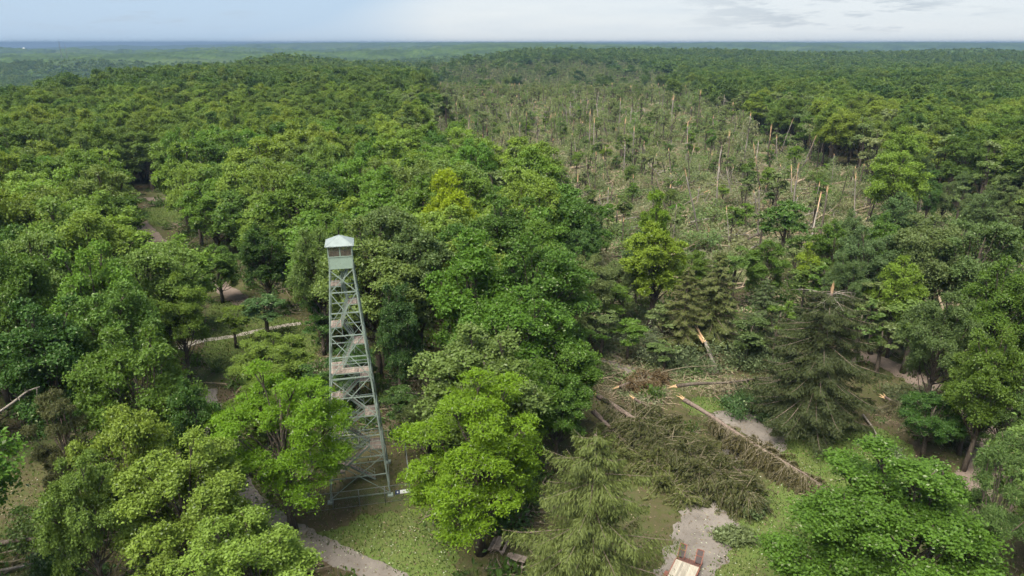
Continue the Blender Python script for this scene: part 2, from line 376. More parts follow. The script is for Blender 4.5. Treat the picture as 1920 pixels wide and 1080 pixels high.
ribbon('dirt_road', [(1600, 655), (1680, 690), (1735, 720), (1790, 752), (1835, 785), (1850, 825), (1848, 870), (1820, 915), (1800, 960)], [3.5, 4.0, 4.5, 4.5, 5.0, 4.5, 4.0, 4.0, 4.0], M['gravel_pink'], 0.05, 5)
ribbon('dirt_spur', [(1835, 800), (1880, 780), (1960, 770)], 3.5, M['gravel_pink'], 0.045, 6)
ribbon('gravel_patch', [(1215, 705), (1170, 688), (1120, 660), (1090, 640)], [1.5, 3.6, 3.4, 2.0], M['gravel'], 0.05, 14)
ribbon('gravel_patch', [(1230, 640), (1255, 634), (1285, 636)], [2.0, 3.0, 1.5], M['gravel'], 0.05, 15)
LAWNS = []
def lawn(pts, seed, name='lawn', m=None, z=0.02):
    P = densify([gp(*p)[:2] for p in list(pts)+[pts[0]]], 18*len(pts))[:-1]
    c = P.mean(0); d = unit(P-c); s = np.arange(len(P))
    P = P+d*((fbm(s/5.0, s*0, seed)-.5)*2.4)[:, None]
    LAWNS.append(P)
    V = np.concatenate([P, np.full((len(P), 1), z)], 1)
    me = bpy.data.meshes.new(name); me.from_pydata([tuple(v) for v in V], [], [list(range(len(V)))]); me.update()
    tag(obj(name, me, m or M['lawn']), kind='structure')
lawn([(1300, 1150), (1345, 1040), (1390, 965), (1405, 935), (1465, 895), (1440, 850), (1478, 812), (1560, 790), (1640, 800), (1720, 850), (1700, 920), (1620, 1000), (1560, 1150)], 3)
lawn([(1285, 748), (1330, 742), (1385, 768), (1330, 780), (1290, 772)], 5)
lawn([(560, 1005), (640, 985), (700, 962), (790, 955), (840, 1010), (860, 1080), (800, 1100), (700, 1055)], 7)
lawn([(395, 570), (440, 562), (480, 575), (560, 600), (600, 640), (560, 680), (480, 690), (390, 690), (380, 640)], 9)
lawn([(258, 393), (325, 386), (345, 412), (305, 426), (268, 412)], 11)

# ------------------------------------------------------------------ tree shapes
def kites(P, T, N, L, Wd, var, name, fold=0.18):
    """one small bent diamond per leaf (or spray): long axis T, facing N"""
    T = unit(T); B = unit(np.cross(N, T)); N = np.cross(T, B)
    L = np.asarray(L)[:, None]; Wd = np.asarray(Wd)[:, None]
    V = np.stack([P-T*L*.5, P+B*Wd*.5+N*Wd*fold, P+T*L*.5, P-B*Wd*.5+N*Wd*fold], 1).reshape(-1, 3)
    return mesh_from(name, V, np.arange(len(P)*4).reshape(-1, 4), var)
def rdir(n, rng): return unit(rng.normal(size=(n, 3)))
def broadleaf(seed, nleaf, leaf, H=20.0, R=6.0, lobes=24, base=0.28, sub=12, flat=0.55, aspect=0.68, fill=0.12, lobe_r=(0.24, 0.42), open_=0.0, droop=0.0, taper=0.0, limbs=True):
    rng = np.random.default_rng(seed)
    cz, az_ = H*(base+1)/2, H*(1-base)/2
    C, RL = [], []
    tries = 0
    while len(C) < lobes and tries < 4000:
        tries += 1
        d = rdir(1, rng)[0]; 
        if d[2] < -0.55: continue
        k = rng.uniform(0.45, 0.95)
        rl = R*rng.uniform(*lobe_r)*(0.8 if d[2] > 0.7 else 1)
        prof = 1.0 if d[2] > 0 else 0.92
        p = np.array([d[0]*(R*prof-rl*0.55)*k, d[1]*(R*prof-rl*0.55)*k, cz+d[2]*(az_-rl*0.5)*k*1.06])
        p[:2] *= 1-taper*np.clip((p[2]-cz)/az_+.35, 0, 1)
        if any(np.linalg.norm((p-q)/[1, 1, .8]) < (rl+r2)*(0.42+open_) for q, r2 in zip(C, RL)) and tries < 3000: continue
        C.append(p); RL.append(rl)
    C = np.array(C); RL = np.array(RL); cen = np.array([0, 0, cz-0.12*H])
    shade = rng.uniform(-0.16, 0.16, len(C))
    PP, NN, VV, LL = [], [], [], []
    w = RL**2; per = np.maximum(1, (nleaf*(1-fill)*w/w.sum()/sub).astype(int))
    for c, rl, m_, sh in zip(C, RL, per, shade):
        od = unit((c-cen)[None])[0]
        D = unit(rdir(sub, rng)+od*0.55+np.array([0, 0, 0.45]))
        S_ = c+D*(rl*rng.uniform(0.62, 1.0, (sub, 1)))*np.array([1, 1, 0.8])
        for s, d in zip(S_, D):
            rs = rl*rng.uniform(0.30, 0.52)
            q = rng.normal(size=(m_, 3))*0.5
            q[:, 2] *= flat
            rad = np.hypot(q[:, 0], q[:, 1])
            q[:, 2] -= (0.18+droop)*rad**2
            p = s+q*rs
            n = unit(rng.normal(size=(m_, 3))*0.45+d*0.55+np.array([0, 0, 0.65]))
            PP.append(p); NN.append(n)
            VV.append(np.clip(0.47+sh*.8+rng.uniform(-.08, .08)+rng.normal(size=m_)*0.13, 0.02, 0.94))
    nf = int(nleaf*fill)
    if nf:
        k = rng.integers(0, len(C), nf); q = rng.normal(size=(nf, 3))*0.5*RL[k][:, None]
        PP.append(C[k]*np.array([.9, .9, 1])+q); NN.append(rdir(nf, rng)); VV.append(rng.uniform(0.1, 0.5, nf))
    P = np.vstack(PP); N = np.vstack(NN); v = np.concatenate(VV)
    P[:, 2] = np.maximum(P[:, 2], 0.4)
    v[rng.random(len(v)) < 0.025] = 1.0
    sz = leaf*rng.uniform(0.65, 1.35, len(P))
    crown = kites(P, rdir(len(P), rng)+np.array([0, 0, -droop*2]), N, sz, sz*aspect, v, 'crown')
    mb = MB(); r0 = 0.018*H*1.05
    k = 7; t = np.linspace(0, 1, k); bx, by = rng.normal(size=2)*0.25
    path = np.stack([bx*np.sin(t*3), by*np.sin(t*2.4+1)-by*math.sin(1), t*H*0.80], -1)
    mb.tube(path, r0*np.array([1.35, 1.0, 0.92, .8, .62, .42, .15]), 7, lump=.12)
    if limbs:
        for c, rl in zip(C, RL):
            zs = np.clip(c[2]*rng.uniform(0.45, 0.72), H*0.14, H*0.72); f = zs/(H*0.8)
            a = np.array([np.interp(f, t, path[:, i]) for i in range(3)])
            mid = a*0.5+c*0.5+np.array([0, 0, -0.06*H*rng.uniform(0.0, 1)])+rng.normal(size=3)*0.25
            u = np.linspace(0, 1, 5)[:, None]
            mb.tube((1-u)**2*a+2*u*(1-u)*mid+u*u*c, r0*rng.uniform(.3, .45)*(1-f*.5)*np.array([1, .8, .62, .45, .2]), 5, cap=False)
            for _ in range(3):
                e = c+rdir(1, rng)[0]*rl*.8+np.array([0, 0, .3*rl]); mb.tube(np.array([c*.8+a*.2, (c+e)/2+rng.normal(size=3)*.1, e]), r0*np.array([.16, .11, .04]), 4, cap=False)
    return crown, mb.mesh('trunk', True)
def conifer(seed, H=20.0, R=5.0, z0=0.08, nb=110, dens=26, droop=0.35, cut=1.0, tw=(0.55, 0.17), power=0.85, hang=0.55, thin=0.0, rag=.2):
    rng = np.random.default_rng(seed); mb = MB(); t = np.linspace(0, cut, 8)
    r0 = 0.017*H; mb.tube(np.stack([0.12*np.sin(t*4), 0*t, t*H], -1), r0*(1.15-1.05*t), 7, lump=.1)
    PP, TT, NN, VV, LL = [], [], [], [], []
    for b in range(nb):
        f = z0+(1-z0)*((b+rng.random())/nb)**1.15
        if f > cut: continue
        L = R*((1-f)**power)*rng.uniform(.92-rag, .92+rag)*min(1, 0.62+(f-z0)*4)+0.25
        a = b*2.39996+rng.normal()*.3; h = np.array([math.cos(a), math.sin(a), 0]); lat = np.array([-h[1], h[0], 0])
        dr = droop*rng.uniform(.7, 1.3)*(1.15-f); u = np.linspace(0, 1, 6)
        zc = lambda q: L*(0.18*q-dr*1.5*q**1.7+dr*0.75*q**3)
        mb.tube(h*(L*u)[:, None]+np.array([0, 0, f*H])+np.array([0, 0, 1])*zc(u)[:, None], r0*.22*(1.1-f)*(1.05-u)+.008, 4, cap=False)
        m_ = max(6, int(dens*L)); q = rng.uniform(0.12, 1, m_)**0.8
        side = rng.normal(size=m_)*0.20*L*(1.1-q)+rng.normal(size=m_)*.12
        P = h*(L*q)[:, None]+lat*side[:, None]+np.array([0, 0, 1])*(f*H+zc(q)-np.abs(side)*0.25-rng.random(m_)*hang*(0.35+0.1*L))[:, None]
        T = h*0.75+lat*(np.sign(side)*0.6)[:, None]+np.array([0, 0, -1])*(hang*rng.uniform(.3, 2.2, m_))[:, None]+rng.normal(size=(m_, 3))*.25
        PP.append(P); TT.append(T); NN.append(unit(rng.normal(size=(m_, 3))*.6+np.array([0, 0, .8])+h*.4))
        VV.append(np.clip(0.36+0.32*q+rng.normal()*.09+rng.normal(size=m_)*.14, 0.02, .95)); LL.append(rng.uniform(.7, 1.4, m_))
    P = np.vstack(PP); k = rng.random(len(P)) >= thin
    l = np.concatenate(LL)[k]
    crown = kites(P[k], np.vstack(TT)[k], np.vstack(NN)[k], tw[0]*l, tw[1]*l, np.concatenate(VV)[k], 'crown')
    return crown, mb.mesh('trunk', True)
def splinters(rng, base, r, length, n=9, lean=0.25, mb=None):
    mb = mb or MB(); base = np.asarray(base, float)
    for i in range(n):
        a = rng.uniform(0, 6.28); o = np.array([math.cos(a), math.sin(a), 0])
        p = base+o*r*rng.uniform(.2, .9); L = length*rng.uniform(.3, 1)
        tip = p+o*L*lean*rng.uniform(0, 1)+np.array([0, 0, L]); w = r*rng.uniform(.25, .6); s = np.array([-o[1], o[0], 0])
        lo = np.array([0, 0, -length*.35])
        v = [p+lo-s*w, p+lo+s*w, p+lo+o*w*.6, (p+tip)/2-s*w*.55, (p+tip)/2+s*w*.55, (p+tip)/2+o*w*.4, tip]
        mb.add(v, [[0, 1, 4, 3], [1, 2, 5, 4], [2, 0, 3, 5], [3, 4, 6, 6], [4, 5, 6, 6], [5, 3, 6, 6]])
    return mb
def snag(seed, H, r=0.26, limbs=3, lean=0.04, stub=0.5, split=1.6, tuft=0):
    """a snapped trunk: trunk mesh, splintered top mesh, perhaps a few leaf tufts"""
    rng = np.random.default_rng(seed); t = np.linspace(0, 1, 8); mb = MB()
    a = rng.uniform(0, 6.28); bend = np.array([math.cos(a), math.sin(a), 0])*lean*H
    path = np.stack([bend[0]*t**1.5+.08*np.sin(t*9+seed), bend[1]*t**1.5+.08*np.cos(t*7), t*H], -1); path[0, :2] = 0
    mb.tube(path, r*(1.35-.35*np.minimum(t*5, 1)-.38*t), 7, lump=.25)
    tufts = []
    for i in range(limbs):
        f = rng.uniform(.35, .97); p = np.array([np.interp(f, t, path[:, k]) for k in range(3)])
        b = rng.uniform(0, 6.28); L = rng.uniform(.12, .4)*H*stub; up = rng.uniform(-.3, 1.1)
        d = np.array([math.cos(b), math.sin(b), up]); u = np.linspace(0, 1, 4)[:, None]
        q = p+d*L*u+np.array([0, 0, -.25*L])*u**2
        mb.tube(q, r*np.array([.36, .27, .18, .07]), 5, cap=False)
        if tuft: tufts += [q[-1], q[2]]
        for _ in range(2):
            e = q[2]+rdir(1, rng)[0]*L*.35; mb.tube(np.array([q[2], (q[2]+e)/2+rng.normal(size=3)*.08, e]), r*np.array([.13, .09, .03]), 4, cap=False)
    sp = splinters(rng, path[-1], r*.62, split)
    for i in range(rng.integers(0, 3)):      # strips of torn bark showing bare wood down the trunk
        b = rng.uniform(0, 6.28); f0 = rng.uniform(.45, .9); f1 = min(1, f0+rng.uniform(.08, .3))
        pts = []
        for f in np.linspace(f0, f1, 4):
            p = np.array([np.interp(f, t, path[:, k]) for k in range(3)]); rr_ = r*(1-.38*f)*1.06
            for db in (-.3, 0, .3): pts.append(p+np.array([math.cos(b+db), math.sin(b+db), 0])*rr_)
        sp.add(pts, [[k*3+j, k*3+j+1, k*3+j+4, k*3+j+3] for k in range(3) for j in range(2)])
    cr = None
    if tuft:
        PP = [p+rng.normal(size=(tuft, 3))*np.array([.9, .9, .6])*rng.uniform(.6, 1.1) for p in tufts]
        P = np.vstack(PP); n = len(P); sz = rng.uniform(.25, .55, n)
        cr = kites(P, rdir(n, rng), unit(rdir(n, rng)+[0, 0, .6]), sz, sz*.6, np.clip(rng.normal(size=n)*.2+.5, 0, 1), 'crown')
    return mb.mesh('trunk', True), sp.mesh('splintered_top'), cr
def log_tree(seed, L=14.0, r=0.24, leafy=700, leaf=0.5, nl=9):
    """a tree lying along +X, butt at the origin: trunk with limbs, splintered butt, crushed crown"""
    rng = np.random.default_rng(seed); mb = MB(); t = np.linspace(0, 1, 8)
    path = np.stack([t*L, .5*np.sin(t*3+seed), .35+.35*np.sin(t*2.6+.4)+.5*t], -1)
    mb.tube(path, r*(1.05-.85*t), 7, lump=.15); PP = []
    for i in range(nl):
        f = rng.uniform(.35, .98); p = np.array([np.interp(f, t, path[:, k]) for k in range(3)])
        d = np.array([rng.uniform(.4, 1), rng.choice([-1, 1])*rng.uniform(.4, 1), rng.uniform(-.1, .75)]); l = L*rng.uniform(.1, .24)
        e = p+d*l; e[2] = max(e[2], .2); q = np.array([p, (p+e)/2+[0, 0, .2], e])
        mb.tube(q, r*np.array([.4, .25, .08]), 5, cap=False)
        for _ in range(3):
            e2 = e+rdir(1, rng)[0]*l*.4; e2[2] = abs(e2[2]); mb.tube(np.array([q[1], (q[1]+e2)/2, e2]), r*np.array([.16, .1, .04]), 4, cap=False)
            PP.append(e2)
        PP.append(e)
    sp = splinters(rng, (0, 0, 0), r*.8, 1.3); V, F, A_ = sp.data()
    V = V @ np.array([[0, 0, 1], [0, 1, 0], [-1, 0, 0]]).T*np.array([-1, 1, 1]) + path[0]
    s2 = MB(); s2.add(V, F)
    P = np.vstack([p+rng.normal(size=(max(1, leafy//len(PP)), 3))*[1.1, 1.1, .55] for p in PP]); P[:, 2] = np.abs(P[:, 2]); n = len(P)
    sz = leaf*rng.uniform(.6, 1.4, n)
    cr = kites(P, rdir(n, rng), unit(rdir(n, rng)+[0, 0, .7]), sz, sz*.55, np.clip(rng.normal(size=n)*.2+.48, 0, 1), 'crown')
    return mb.mesh('trunk', True), s2.mesh('broken_end'), cr
def brush(seed, R=1.6, h=1.0, n=260, leaf=0.4, sticks=9):
    rng = np.random.default_rng(seed)
    q = rng.normal(size=(n, 3))*[R*.5, R*.5, h*.42]; q[:, 2] = np.abs(q[:, 2])+.08
    sz = leaf*rng.uniform(.6, 1.4, n)
    lv = kites(q, rdir(n, rng), unit(rdir(n, rng)+[0, 0, .9]), sz, sz*.55, np.clip(rng.normal(size=n)*.22+.48, 0, 1), 'brush')
    mb = MB()
    for i in range(sticks):
        p = rng.normal(size=3)*[R*.6, R*.6, .25]; p[2] = abs(p[2])+.12; d = rdir(1, rng)[0]*[1, 1, .35]
        l = R*rng.uniform(.6, 2.0); e = p+d*l; e[2] = max(.08, e[2]); mb.tube(np.array([p, (p+e)/2+rng.normal(size=3)*.1, e]), rng.uniform(.025, .07)*np.array([1, .8, .35]), 4, cap=False)
    return lv, mb.mesh('sticks', True)

print('building tree shapes')
def pxof(x, y, z=0.0):
    q = np.array([x, y, z])-[0, 0, CAMZ]; d = q @ FW; return 960+1280*q[0]/d, 540-1280*(q @ UP)/d
def shade_word(c_):
    if c_[0]/c_[1] > .66 and c_[1] > .19: return 'yellow-green'
    return 'dark-green' if c_[1] < .13 else ('light-green' if c_[1] > .19 else 'mid-green')
def zone_word(x, y, H):
    px, py = pxof(x, y, H)
    if px < 960:
        row = 'just below the far ridge' if py < 215 else ('in the middle rows' if py < 300 else 'near the park')
        colw = 'at the far left' if px < 230 else ('above the park road loop' if px < 430 else ('between road loop and tower cab' if px < 640 else 'between tower cab and storm path'))
    else:
        row = 'along the wreckage' if px < 1500 else ('near the right edge' if px > 1750 else 'right of the wreckage')
        colw = 'high in the picture' if py < 260 else ('at mid-height' if py < 420 else 'lower down')
    return row+', '+colw
def path_word(x, y):
    px, py = pxof(x, y); return ('near end' if py > 400 else ('near middle' if py > 340 else ('middle' if py > 290 else 'far part')))+' of the storm path, '+('left side' if px < 1000 else ('left of centre' if px < 1150 else ('centre' if px < 1300 else ('right of centre' if px < 1450 else 'right side'))))
HERO = [broadleaf(100+i, 36000, 0.275, lobes=40+5*(i % 3), sub=15, flat=.7, fill=.16, R=[6, 6.6, 5.6, 6.2, 5.4, 6.4][i], base=[.1, .16, .08, .18, .12, .1][i], open_=[0, .04, 0.0, .06, .0, 0.03][i], lobe_r=(.15, .32)) for i in range(6)]
BIG = broadleaf(151, 120000, 0.15, lobes=48, R=6.4, base=.05, sub=16, flat=.9, open_=.24, lobe_r=(.13, .25), fill=.08, taper=.45)
LOCUST = [broadleaf(200+i, 68000, 0.225, lobes=44, R=6.6, base=.04, sub=15, flat=.34, droop=.22, aspect=.42, open_=.14, fill=.06, lobe_r=(.17, .30)) for i in range(2)]
OAK = [broadleaf(220+i, 50000, 0.235, lobes=38, R=6.6, base=.1, sub=14, flat=.85, aspect=.75, open_=.2, fill=.05, lobe_r=(.17, .30)) for i in range(2)]
MID = [broadleaf(300+i, 22000, 0.34, lobes=42, sub=12, flat=.75, fill=.18, lobe_r=(.15, .34), R=[6, 6.6, 5.4, 6.2, 5.6][i], base=[.15, .25, .12, .2, .15][i], open_=[0, .02, .05, .0, 0][i]) for i in range(5)]
YOUNG = [broadleaf(340+i, 4500, 0.48, lobes=9, sub=8, R=4.6, base=[.3, .42, .2][i], lobe_r=(.32, .5), open_=.1, fill=.05) for i in range(3)]
RAGGED = [broadleaf(360+i, 3000, 0.5, lobes=12, sub=6, R=4.4, base=[.35, .45, .3, .4][i], lobe_r=(.2, .36), open_=.25, fill=.0) for i in range(4)]
FAR = [broadleaf(400+i, 3600, 0.68, lobes=24, sub=8, flat=.8, R=6.4, base=.15, lobe_r=(.2, .42), fill=.2, limbs=False) for i in range(4)]
LOW = [broadleaf(450+i, 650, 1.45, lobes=11, sub=6, R=6.4, base=.2, lobe_r=(.36, .55), fill=.2, limbs=False) for i in range(3)]
SPRUCE = [conifer(500, R=5.2, nb=150, dens=50, droop=.45, tw=(.45, .11), rag=.3, power=.7), conifer(501, R=5.0, nb=130, dens=46, droop=.4, z0=.12, tw=(.45, .11), rag=.35, power=.65)]
HEMLOCK = conifer(510, R=6.6, nb=170, dens=130, droop=.30, tw=(.31, .055), power=.5, hang=1.1, rag=.42)
SPRUCE_CUT = conifer(520, H=25, R=8.6, nb=190, dens=110, droop=.5, cut=.74, power=.62, z0=.08, rag=.34, tw=(.36, .075))
PINE = broadleaf(530, 40000, .36, R=4.6, lobes=30, base=.15, sub=14, flat=.7, aspect=.16, fill=.15, lobe_r=(.16, .28))

def place(kind, shape, loc, H, R, color, label=None, cat='tree', group=None, rz=None, lean=(0, 0), needle=False, barkm=None, H0=20.0, R0=6.2):
    crown, trunk = shape
    s = R/R0
    t = empty(kind, (loc[0], loc[1], float(zg(loc[0], loc[1]))-.05), random.uniform(0, 6.28) if rz is None else rz, (s, s, H/H0))
    t.rotation_euler[0], t.rotation_euler[1] = lean
    tr = obj('trunk', trunk, M['bark_spruce'] if needle else (barkm or M['bark']), t)
    c = obj('crown', crown, M['needle'] if needle else M['leaf'], t)
    c.color = (*color, 1)
    if label: tag(t, label, cat, group)
    return t
BR, LG, MG, DG = (0.112, 0.215, 0.010), (0.16, 0.235, 0.035), (0.09, 0.16, 0.022), (0.05, 0.105, 0.018)
GG, YG, BG, SP, HM = (0.12, 0.165, 0.055), (0.15, 0.235, 0.022), (0.065, 0.12, 0.035), (0.075, 0.09, 0.025), (0.085, 0.11, 0.028)
TAKEN = []
def tree_at(kind, shape, tx, ty, H, wpx, color, label, group=None, **k):
    p = gp(tx, ty, H); R = wpx*depth(p)/1280/2
    TAKEN.append((p[0], p[1], R))
    return place(kind, shape, p[:2], H, R, color, label, group=group, **k)

# ------------------------------------------------------------------ the fire tower
ta = math.radians(12); te = np.array([math.cos(ta), math.sin(ta), 0]); tn = np.array([-te[1], te[0], 0]); TC = np.array([-17.2, 65.6, 0])
tower = tag(empty('fire_tower', TC), 'tall pale green steel lattice fire lookout tower with hip-roofed cab', 'fire tower')
CABZ = 25.9
def hw(z): return 3.2+(1.12-3.2)*z/CABZ
def L3(u, v, z): return te*u+tn*v+np.array([0, 0, z])
def part(name, mb, m, parent=tower, smooth=False): return obj(name, mb.mesh(name, smooth), m, parent)
corners = [(-1, -1), (1, -1), (1, 1), (-1, 1)]
for su, sv in corners:
    mb = MB(); p = L3(su*hw(0), sv*hw(0), 0); q = L3(su*hw(CABZ), sv*hw(CABZ), CABZ)
    mb.bar(p, q, .17, .035, up=te); mb.bar(p, q, .035, .17, up=te)
    mb.box(p+np.array([0, 0, .08]), (.6, .6, .22), ta); part('leg', mb, M['tower'])
levels = [25.75, 23.42, 21.26, 18.86, 16.54, 14.2, 11.98, 9.72, 7.44, 4.98, 2.74, .38]
for i, z in enumerate(levels):
    h = hw(z)
    for k in range(4):
        a, b = corners[k], corners[(k+1) % 4]
        if i in (0,): continue
        mb = MB(); mb.bar(L3(a[0]*h, a[1]*h, z), L3(b[0]*h, b[1]*h, z), .05, .115); part('horizontal_brace', mb, M['tower'])
bays = [(25.75, 23.42), (23.42, 18.86), (18.86, 14.2), (14.2, 9.72), (9.72, 4.98), (4.98, .38)]
for z1, z0 in bays:
    for k in range(4):
        a, b = np.array(corners[k]), np.array(corners[(k+1) % 4]); o = np.array([a[0]+b[0], a[1]+b[1]])/2*.035
        for s, (p, q) in ((1, (a, b)), (-1, (b, a))):
            mb = MB(); mb.bar(L3(*(p*hw(z1)+o*s), z1), L3(*(q*hw(z0)+o*s), z0), .04, .08); part('diagonal_brace', mb, M['tower'])
def landing(u0, u1, v0, v1, z):
    fr = MB()
    for (a, b) in (((u0, v0), (u1, v0)), ((u0, v1), (u1, v1)), ((u0, v0), (u0, v1)), ((u1, v0), (u1, v1))): fr.bar(L3(*a, z-.06), L3(*b, z-.06), .05, .1)
    for uu in (u0, u1):
        fr.bar(L3(uu, v0+.03, z-.06), L3(uu, v0+.03, z-1.0), .04)
    ld = part('landing', fr, M['tower'])
    n = max(3, int(round((u1-u0)/.21))); w = (u1-u0)/n
    for i in range(n):
        b = MB(); uc = u0+(i+.5)*w; zz_ = z+.025+random.uniform(-.006, .006)
        b.bar(L3(uc, v0-.02, zz_), L3(uc, v1+.02, zz_), w-.022, .04); part('plank', b, M['plank'], ld)
    rl = MB()
    for zz_ in (.5, 1.0):
        rl.bar(L3(u0, v0, z+zz_), L3(u1, v0, z+zz_), .035); s_ = u0 if u0+u1 < 0 else u1
        rl.bar(L3(s_, v0, z+zz_), L3(s_, v1, z+zz_), .035)
    for (uu, vv) in ((u0, v0), (u1, v0)): rl.bar(L3(uu, vv, z), L3(uu, vv, z+1.0), .035)
    part('guard_rail', rl, M['tower'], ld)
def flight(a, b, w=.62):
    fl = MB(); a = np.array(a, float); b = np.array(b, float); A_, B_ = L3(*a), L3(*b)
    d = unit((B_-A_)*np.array([1, 1, 0])); s = np.array([-d[1], d[0], 0])
    for k in (-1, 1): fl.bar(A_+s*k*w/2, B_+s*k*w/2, .04, .2)
    f = part('stair_flight', fl, M['tower']); tr = MB(); n = max(4, int(abs(b[2]-a[2])/.21))
    for i in range(n):
        p = A_+(B_-A_)*(i+.5)/n; tr.bar(p-s*w*.48, p+s*w*.48, .25, .035)
    part('stair_treads', tr, M['plank'], f)
    hr = MB()
    for k in (-1, 1):
        for zz_ in (.5, .95): hr.bar(A_+s*k*w/2+[0, 0, zz_], B_+s*k*w/2+[0, 0, zz_], .035)
        for q in (0.02, .5, .98): p = A_+(B_-A_)*q+s*k*w/2; hr.bar(p, p+[0, 0, .95], .035)
    part('handrail', hr, M['tower'], f)
stops = [(1, 0.05), (-1, 2.5), (1, 5.0), (-1, 7.3), (1, 9.2), (-1, 11.3), (1, 13.3), (-1, 15.1), (1, 17.6), (-1, 19.6), (1, 22.0), (-1, 24.0)]
prev = None
for i, (s, z) in enumerate(stops):
    h = hw(z); wl_ = .75+.22*h
    u0, u1 = (-h+.06, -h+.06+wl_) if s < 0 else (h-.06-wl_, h-.06)
    v0, v1 = -min(h-.05, .85+.35*(h-1.1)), min(h-.05, .75)
    if i == 7:
        landing(-h+.05, h-.05, -h+.06, -h+1.25, z-.35); landing(-h+.05, -h+1.3, -h+1.28, .9, z-.35); z -= .35
    elif i > 0: landing(u0, u1, v0, v1, z)
    e_ = (u1 if s < 0 else u0, (-.38 if i % 2 else .38), z)
    if prev is not None:
        v = prev[1]; flight((prev[0], v, prev[2]), (e_[0], v, z))
    prev = (e_[0], e_[1], z)
flight((prev[0], prev[1], prev[2]), (.75, prev[1], CABZ), .55)
# cab
c = 1.14; zt = 28.25; zs = 27.05
cab = part('cab', MB().box((0, 0, 0), (.01, .01, .01)), M['cabwall'])
cab.data = (lambda mb: [mb.bar(L3(-c, 0, CABZ), L3(c, 0, CABZ), 2*c, .09, up=(0, 0, 1))] and mb)(MB()).mesh('cab_floor'); cab.data.materials.append(M['lining']); cab.name = 'cab_floor'
for k in range(4):
    d = [(-tn, te), (te, tn), (tn, -te), (-te, -tn)][k]; nrm, tan = np.array(d[0]), np.array(d[1])
    w = MB(); o = nrm*c
    w.bar(o-tan*c+[0, 0, (CABZ+zs)/2], o+tan*c+[0, 0, (CABZ+zs)/2], .05, zs-CABZ+.1)
    wl2 = part('cab_wall', w, M['cabwall'])
    li = MB(); li.bar(o-nrm*.04-tan*(c-.05)+[0, 0, (CABZ+zs)/2], o-nrm*.04+tan*(c-.05)+[0, 0, (CABZ+zs)/2], .02, zs-CABZ-.02); part('inner_lining', li, M['lining'], wl2)
    sl = MB(); sl.bar(o+nrm*.02-tan*(c+.03)+[0, 0, zs+.07], o+nrm*.02+tan*(c+.03)+[0, 0, zs+.07], .1, .05); part('window_sill', sl, M['cabwall'], wl2)
    hd = MB(); hd.bar(o-tan*c+[0, 0, zt-.04], o+tan*c+[0, 0, zt-.04], .06, .1); part('window_head', hd, M['cabwall'], wl2)
    for q in (-.5, .5):
        pn = MB(); pn.bar(o+tan*(q*(c-.03)-c*.46)+[0, 0, (zs+zt)/2], o+tan*(q*(c-.03)+c*.46)+[0, 0, (zs+zt)/2], .012, zt-zs-.16)
        part('window_pane', pn, M['glass'], wl2)
        for j in (-.16, .16):
            mu = MB(); mu.bar(o+tan*(q*(c-.03)+j*c)+[0, 0, zs+.08], o+tan*(q*(c-.03)+j*c)+[0, 0, zt-.08], .02, .02, up=tan); part('glazing_bar', mu, M['lining'], wl2)
    mu = MB(); mu.bar(o+[0, 0, zs], o+[0, 0, zt], .07, .09, up=tan); part('mullion', mu, M['cabwall'], wl2)
    cp = MB(); pc = nrm*c-tan*c; cp.bar(pc+[0, 0, CABZ], pc+[0, 0, zt], .1, .1, up=tan); part('corner_post', cp, M['tower'])
ro = 1.40; rz_, rp = zt+.0, zt+.78
E4 = [L3(su*ro, sv*ro, rz_) for su, sv in corners]; I4 = [L3(su*.34, sv*.34, rp-.16) for su, sv in corners]; ap = L3(0, 0, rp)
rf = MB()
rf.add(E4+I4+[ap], [[0, 1, 5, 4], [1, 2, 6, 5], [2, 3, 7, 6], [3, 0, 4, 7], [4, 5, 8, 8], [5, 6, 8, 8], [6, 7, 8, 8], [7, 4, 8, 8]])
D4 = [p-np.array([0, 0, .07]) for p in E4]; rf.add(E4+D4, [[0, 4, 5, 1], [1, 5, 6, 2], [2, 6, 7, 3], [3, 7, 4, 0], [4, 7, 6, 5]])
roof = part('roof', rf, M['roof'])
for k in range(4):
    b = MB(); b.bar(E4[k], ap, .07, .04); part('hip_seam', b, M['roof'], roof)
    for q in (-.33, .33):
        a, e = E4[k]*(.5-q/1.0*1)+E4[(k+1) % 4]*(.5+q/1.0*1), None
        b = MB(); b.bar(a+[0, 0, .005], a*.15+ap*.85+np.array([0, 0, -.1]), .035, .03); part('roof_seam', b, M['roof'], roof)

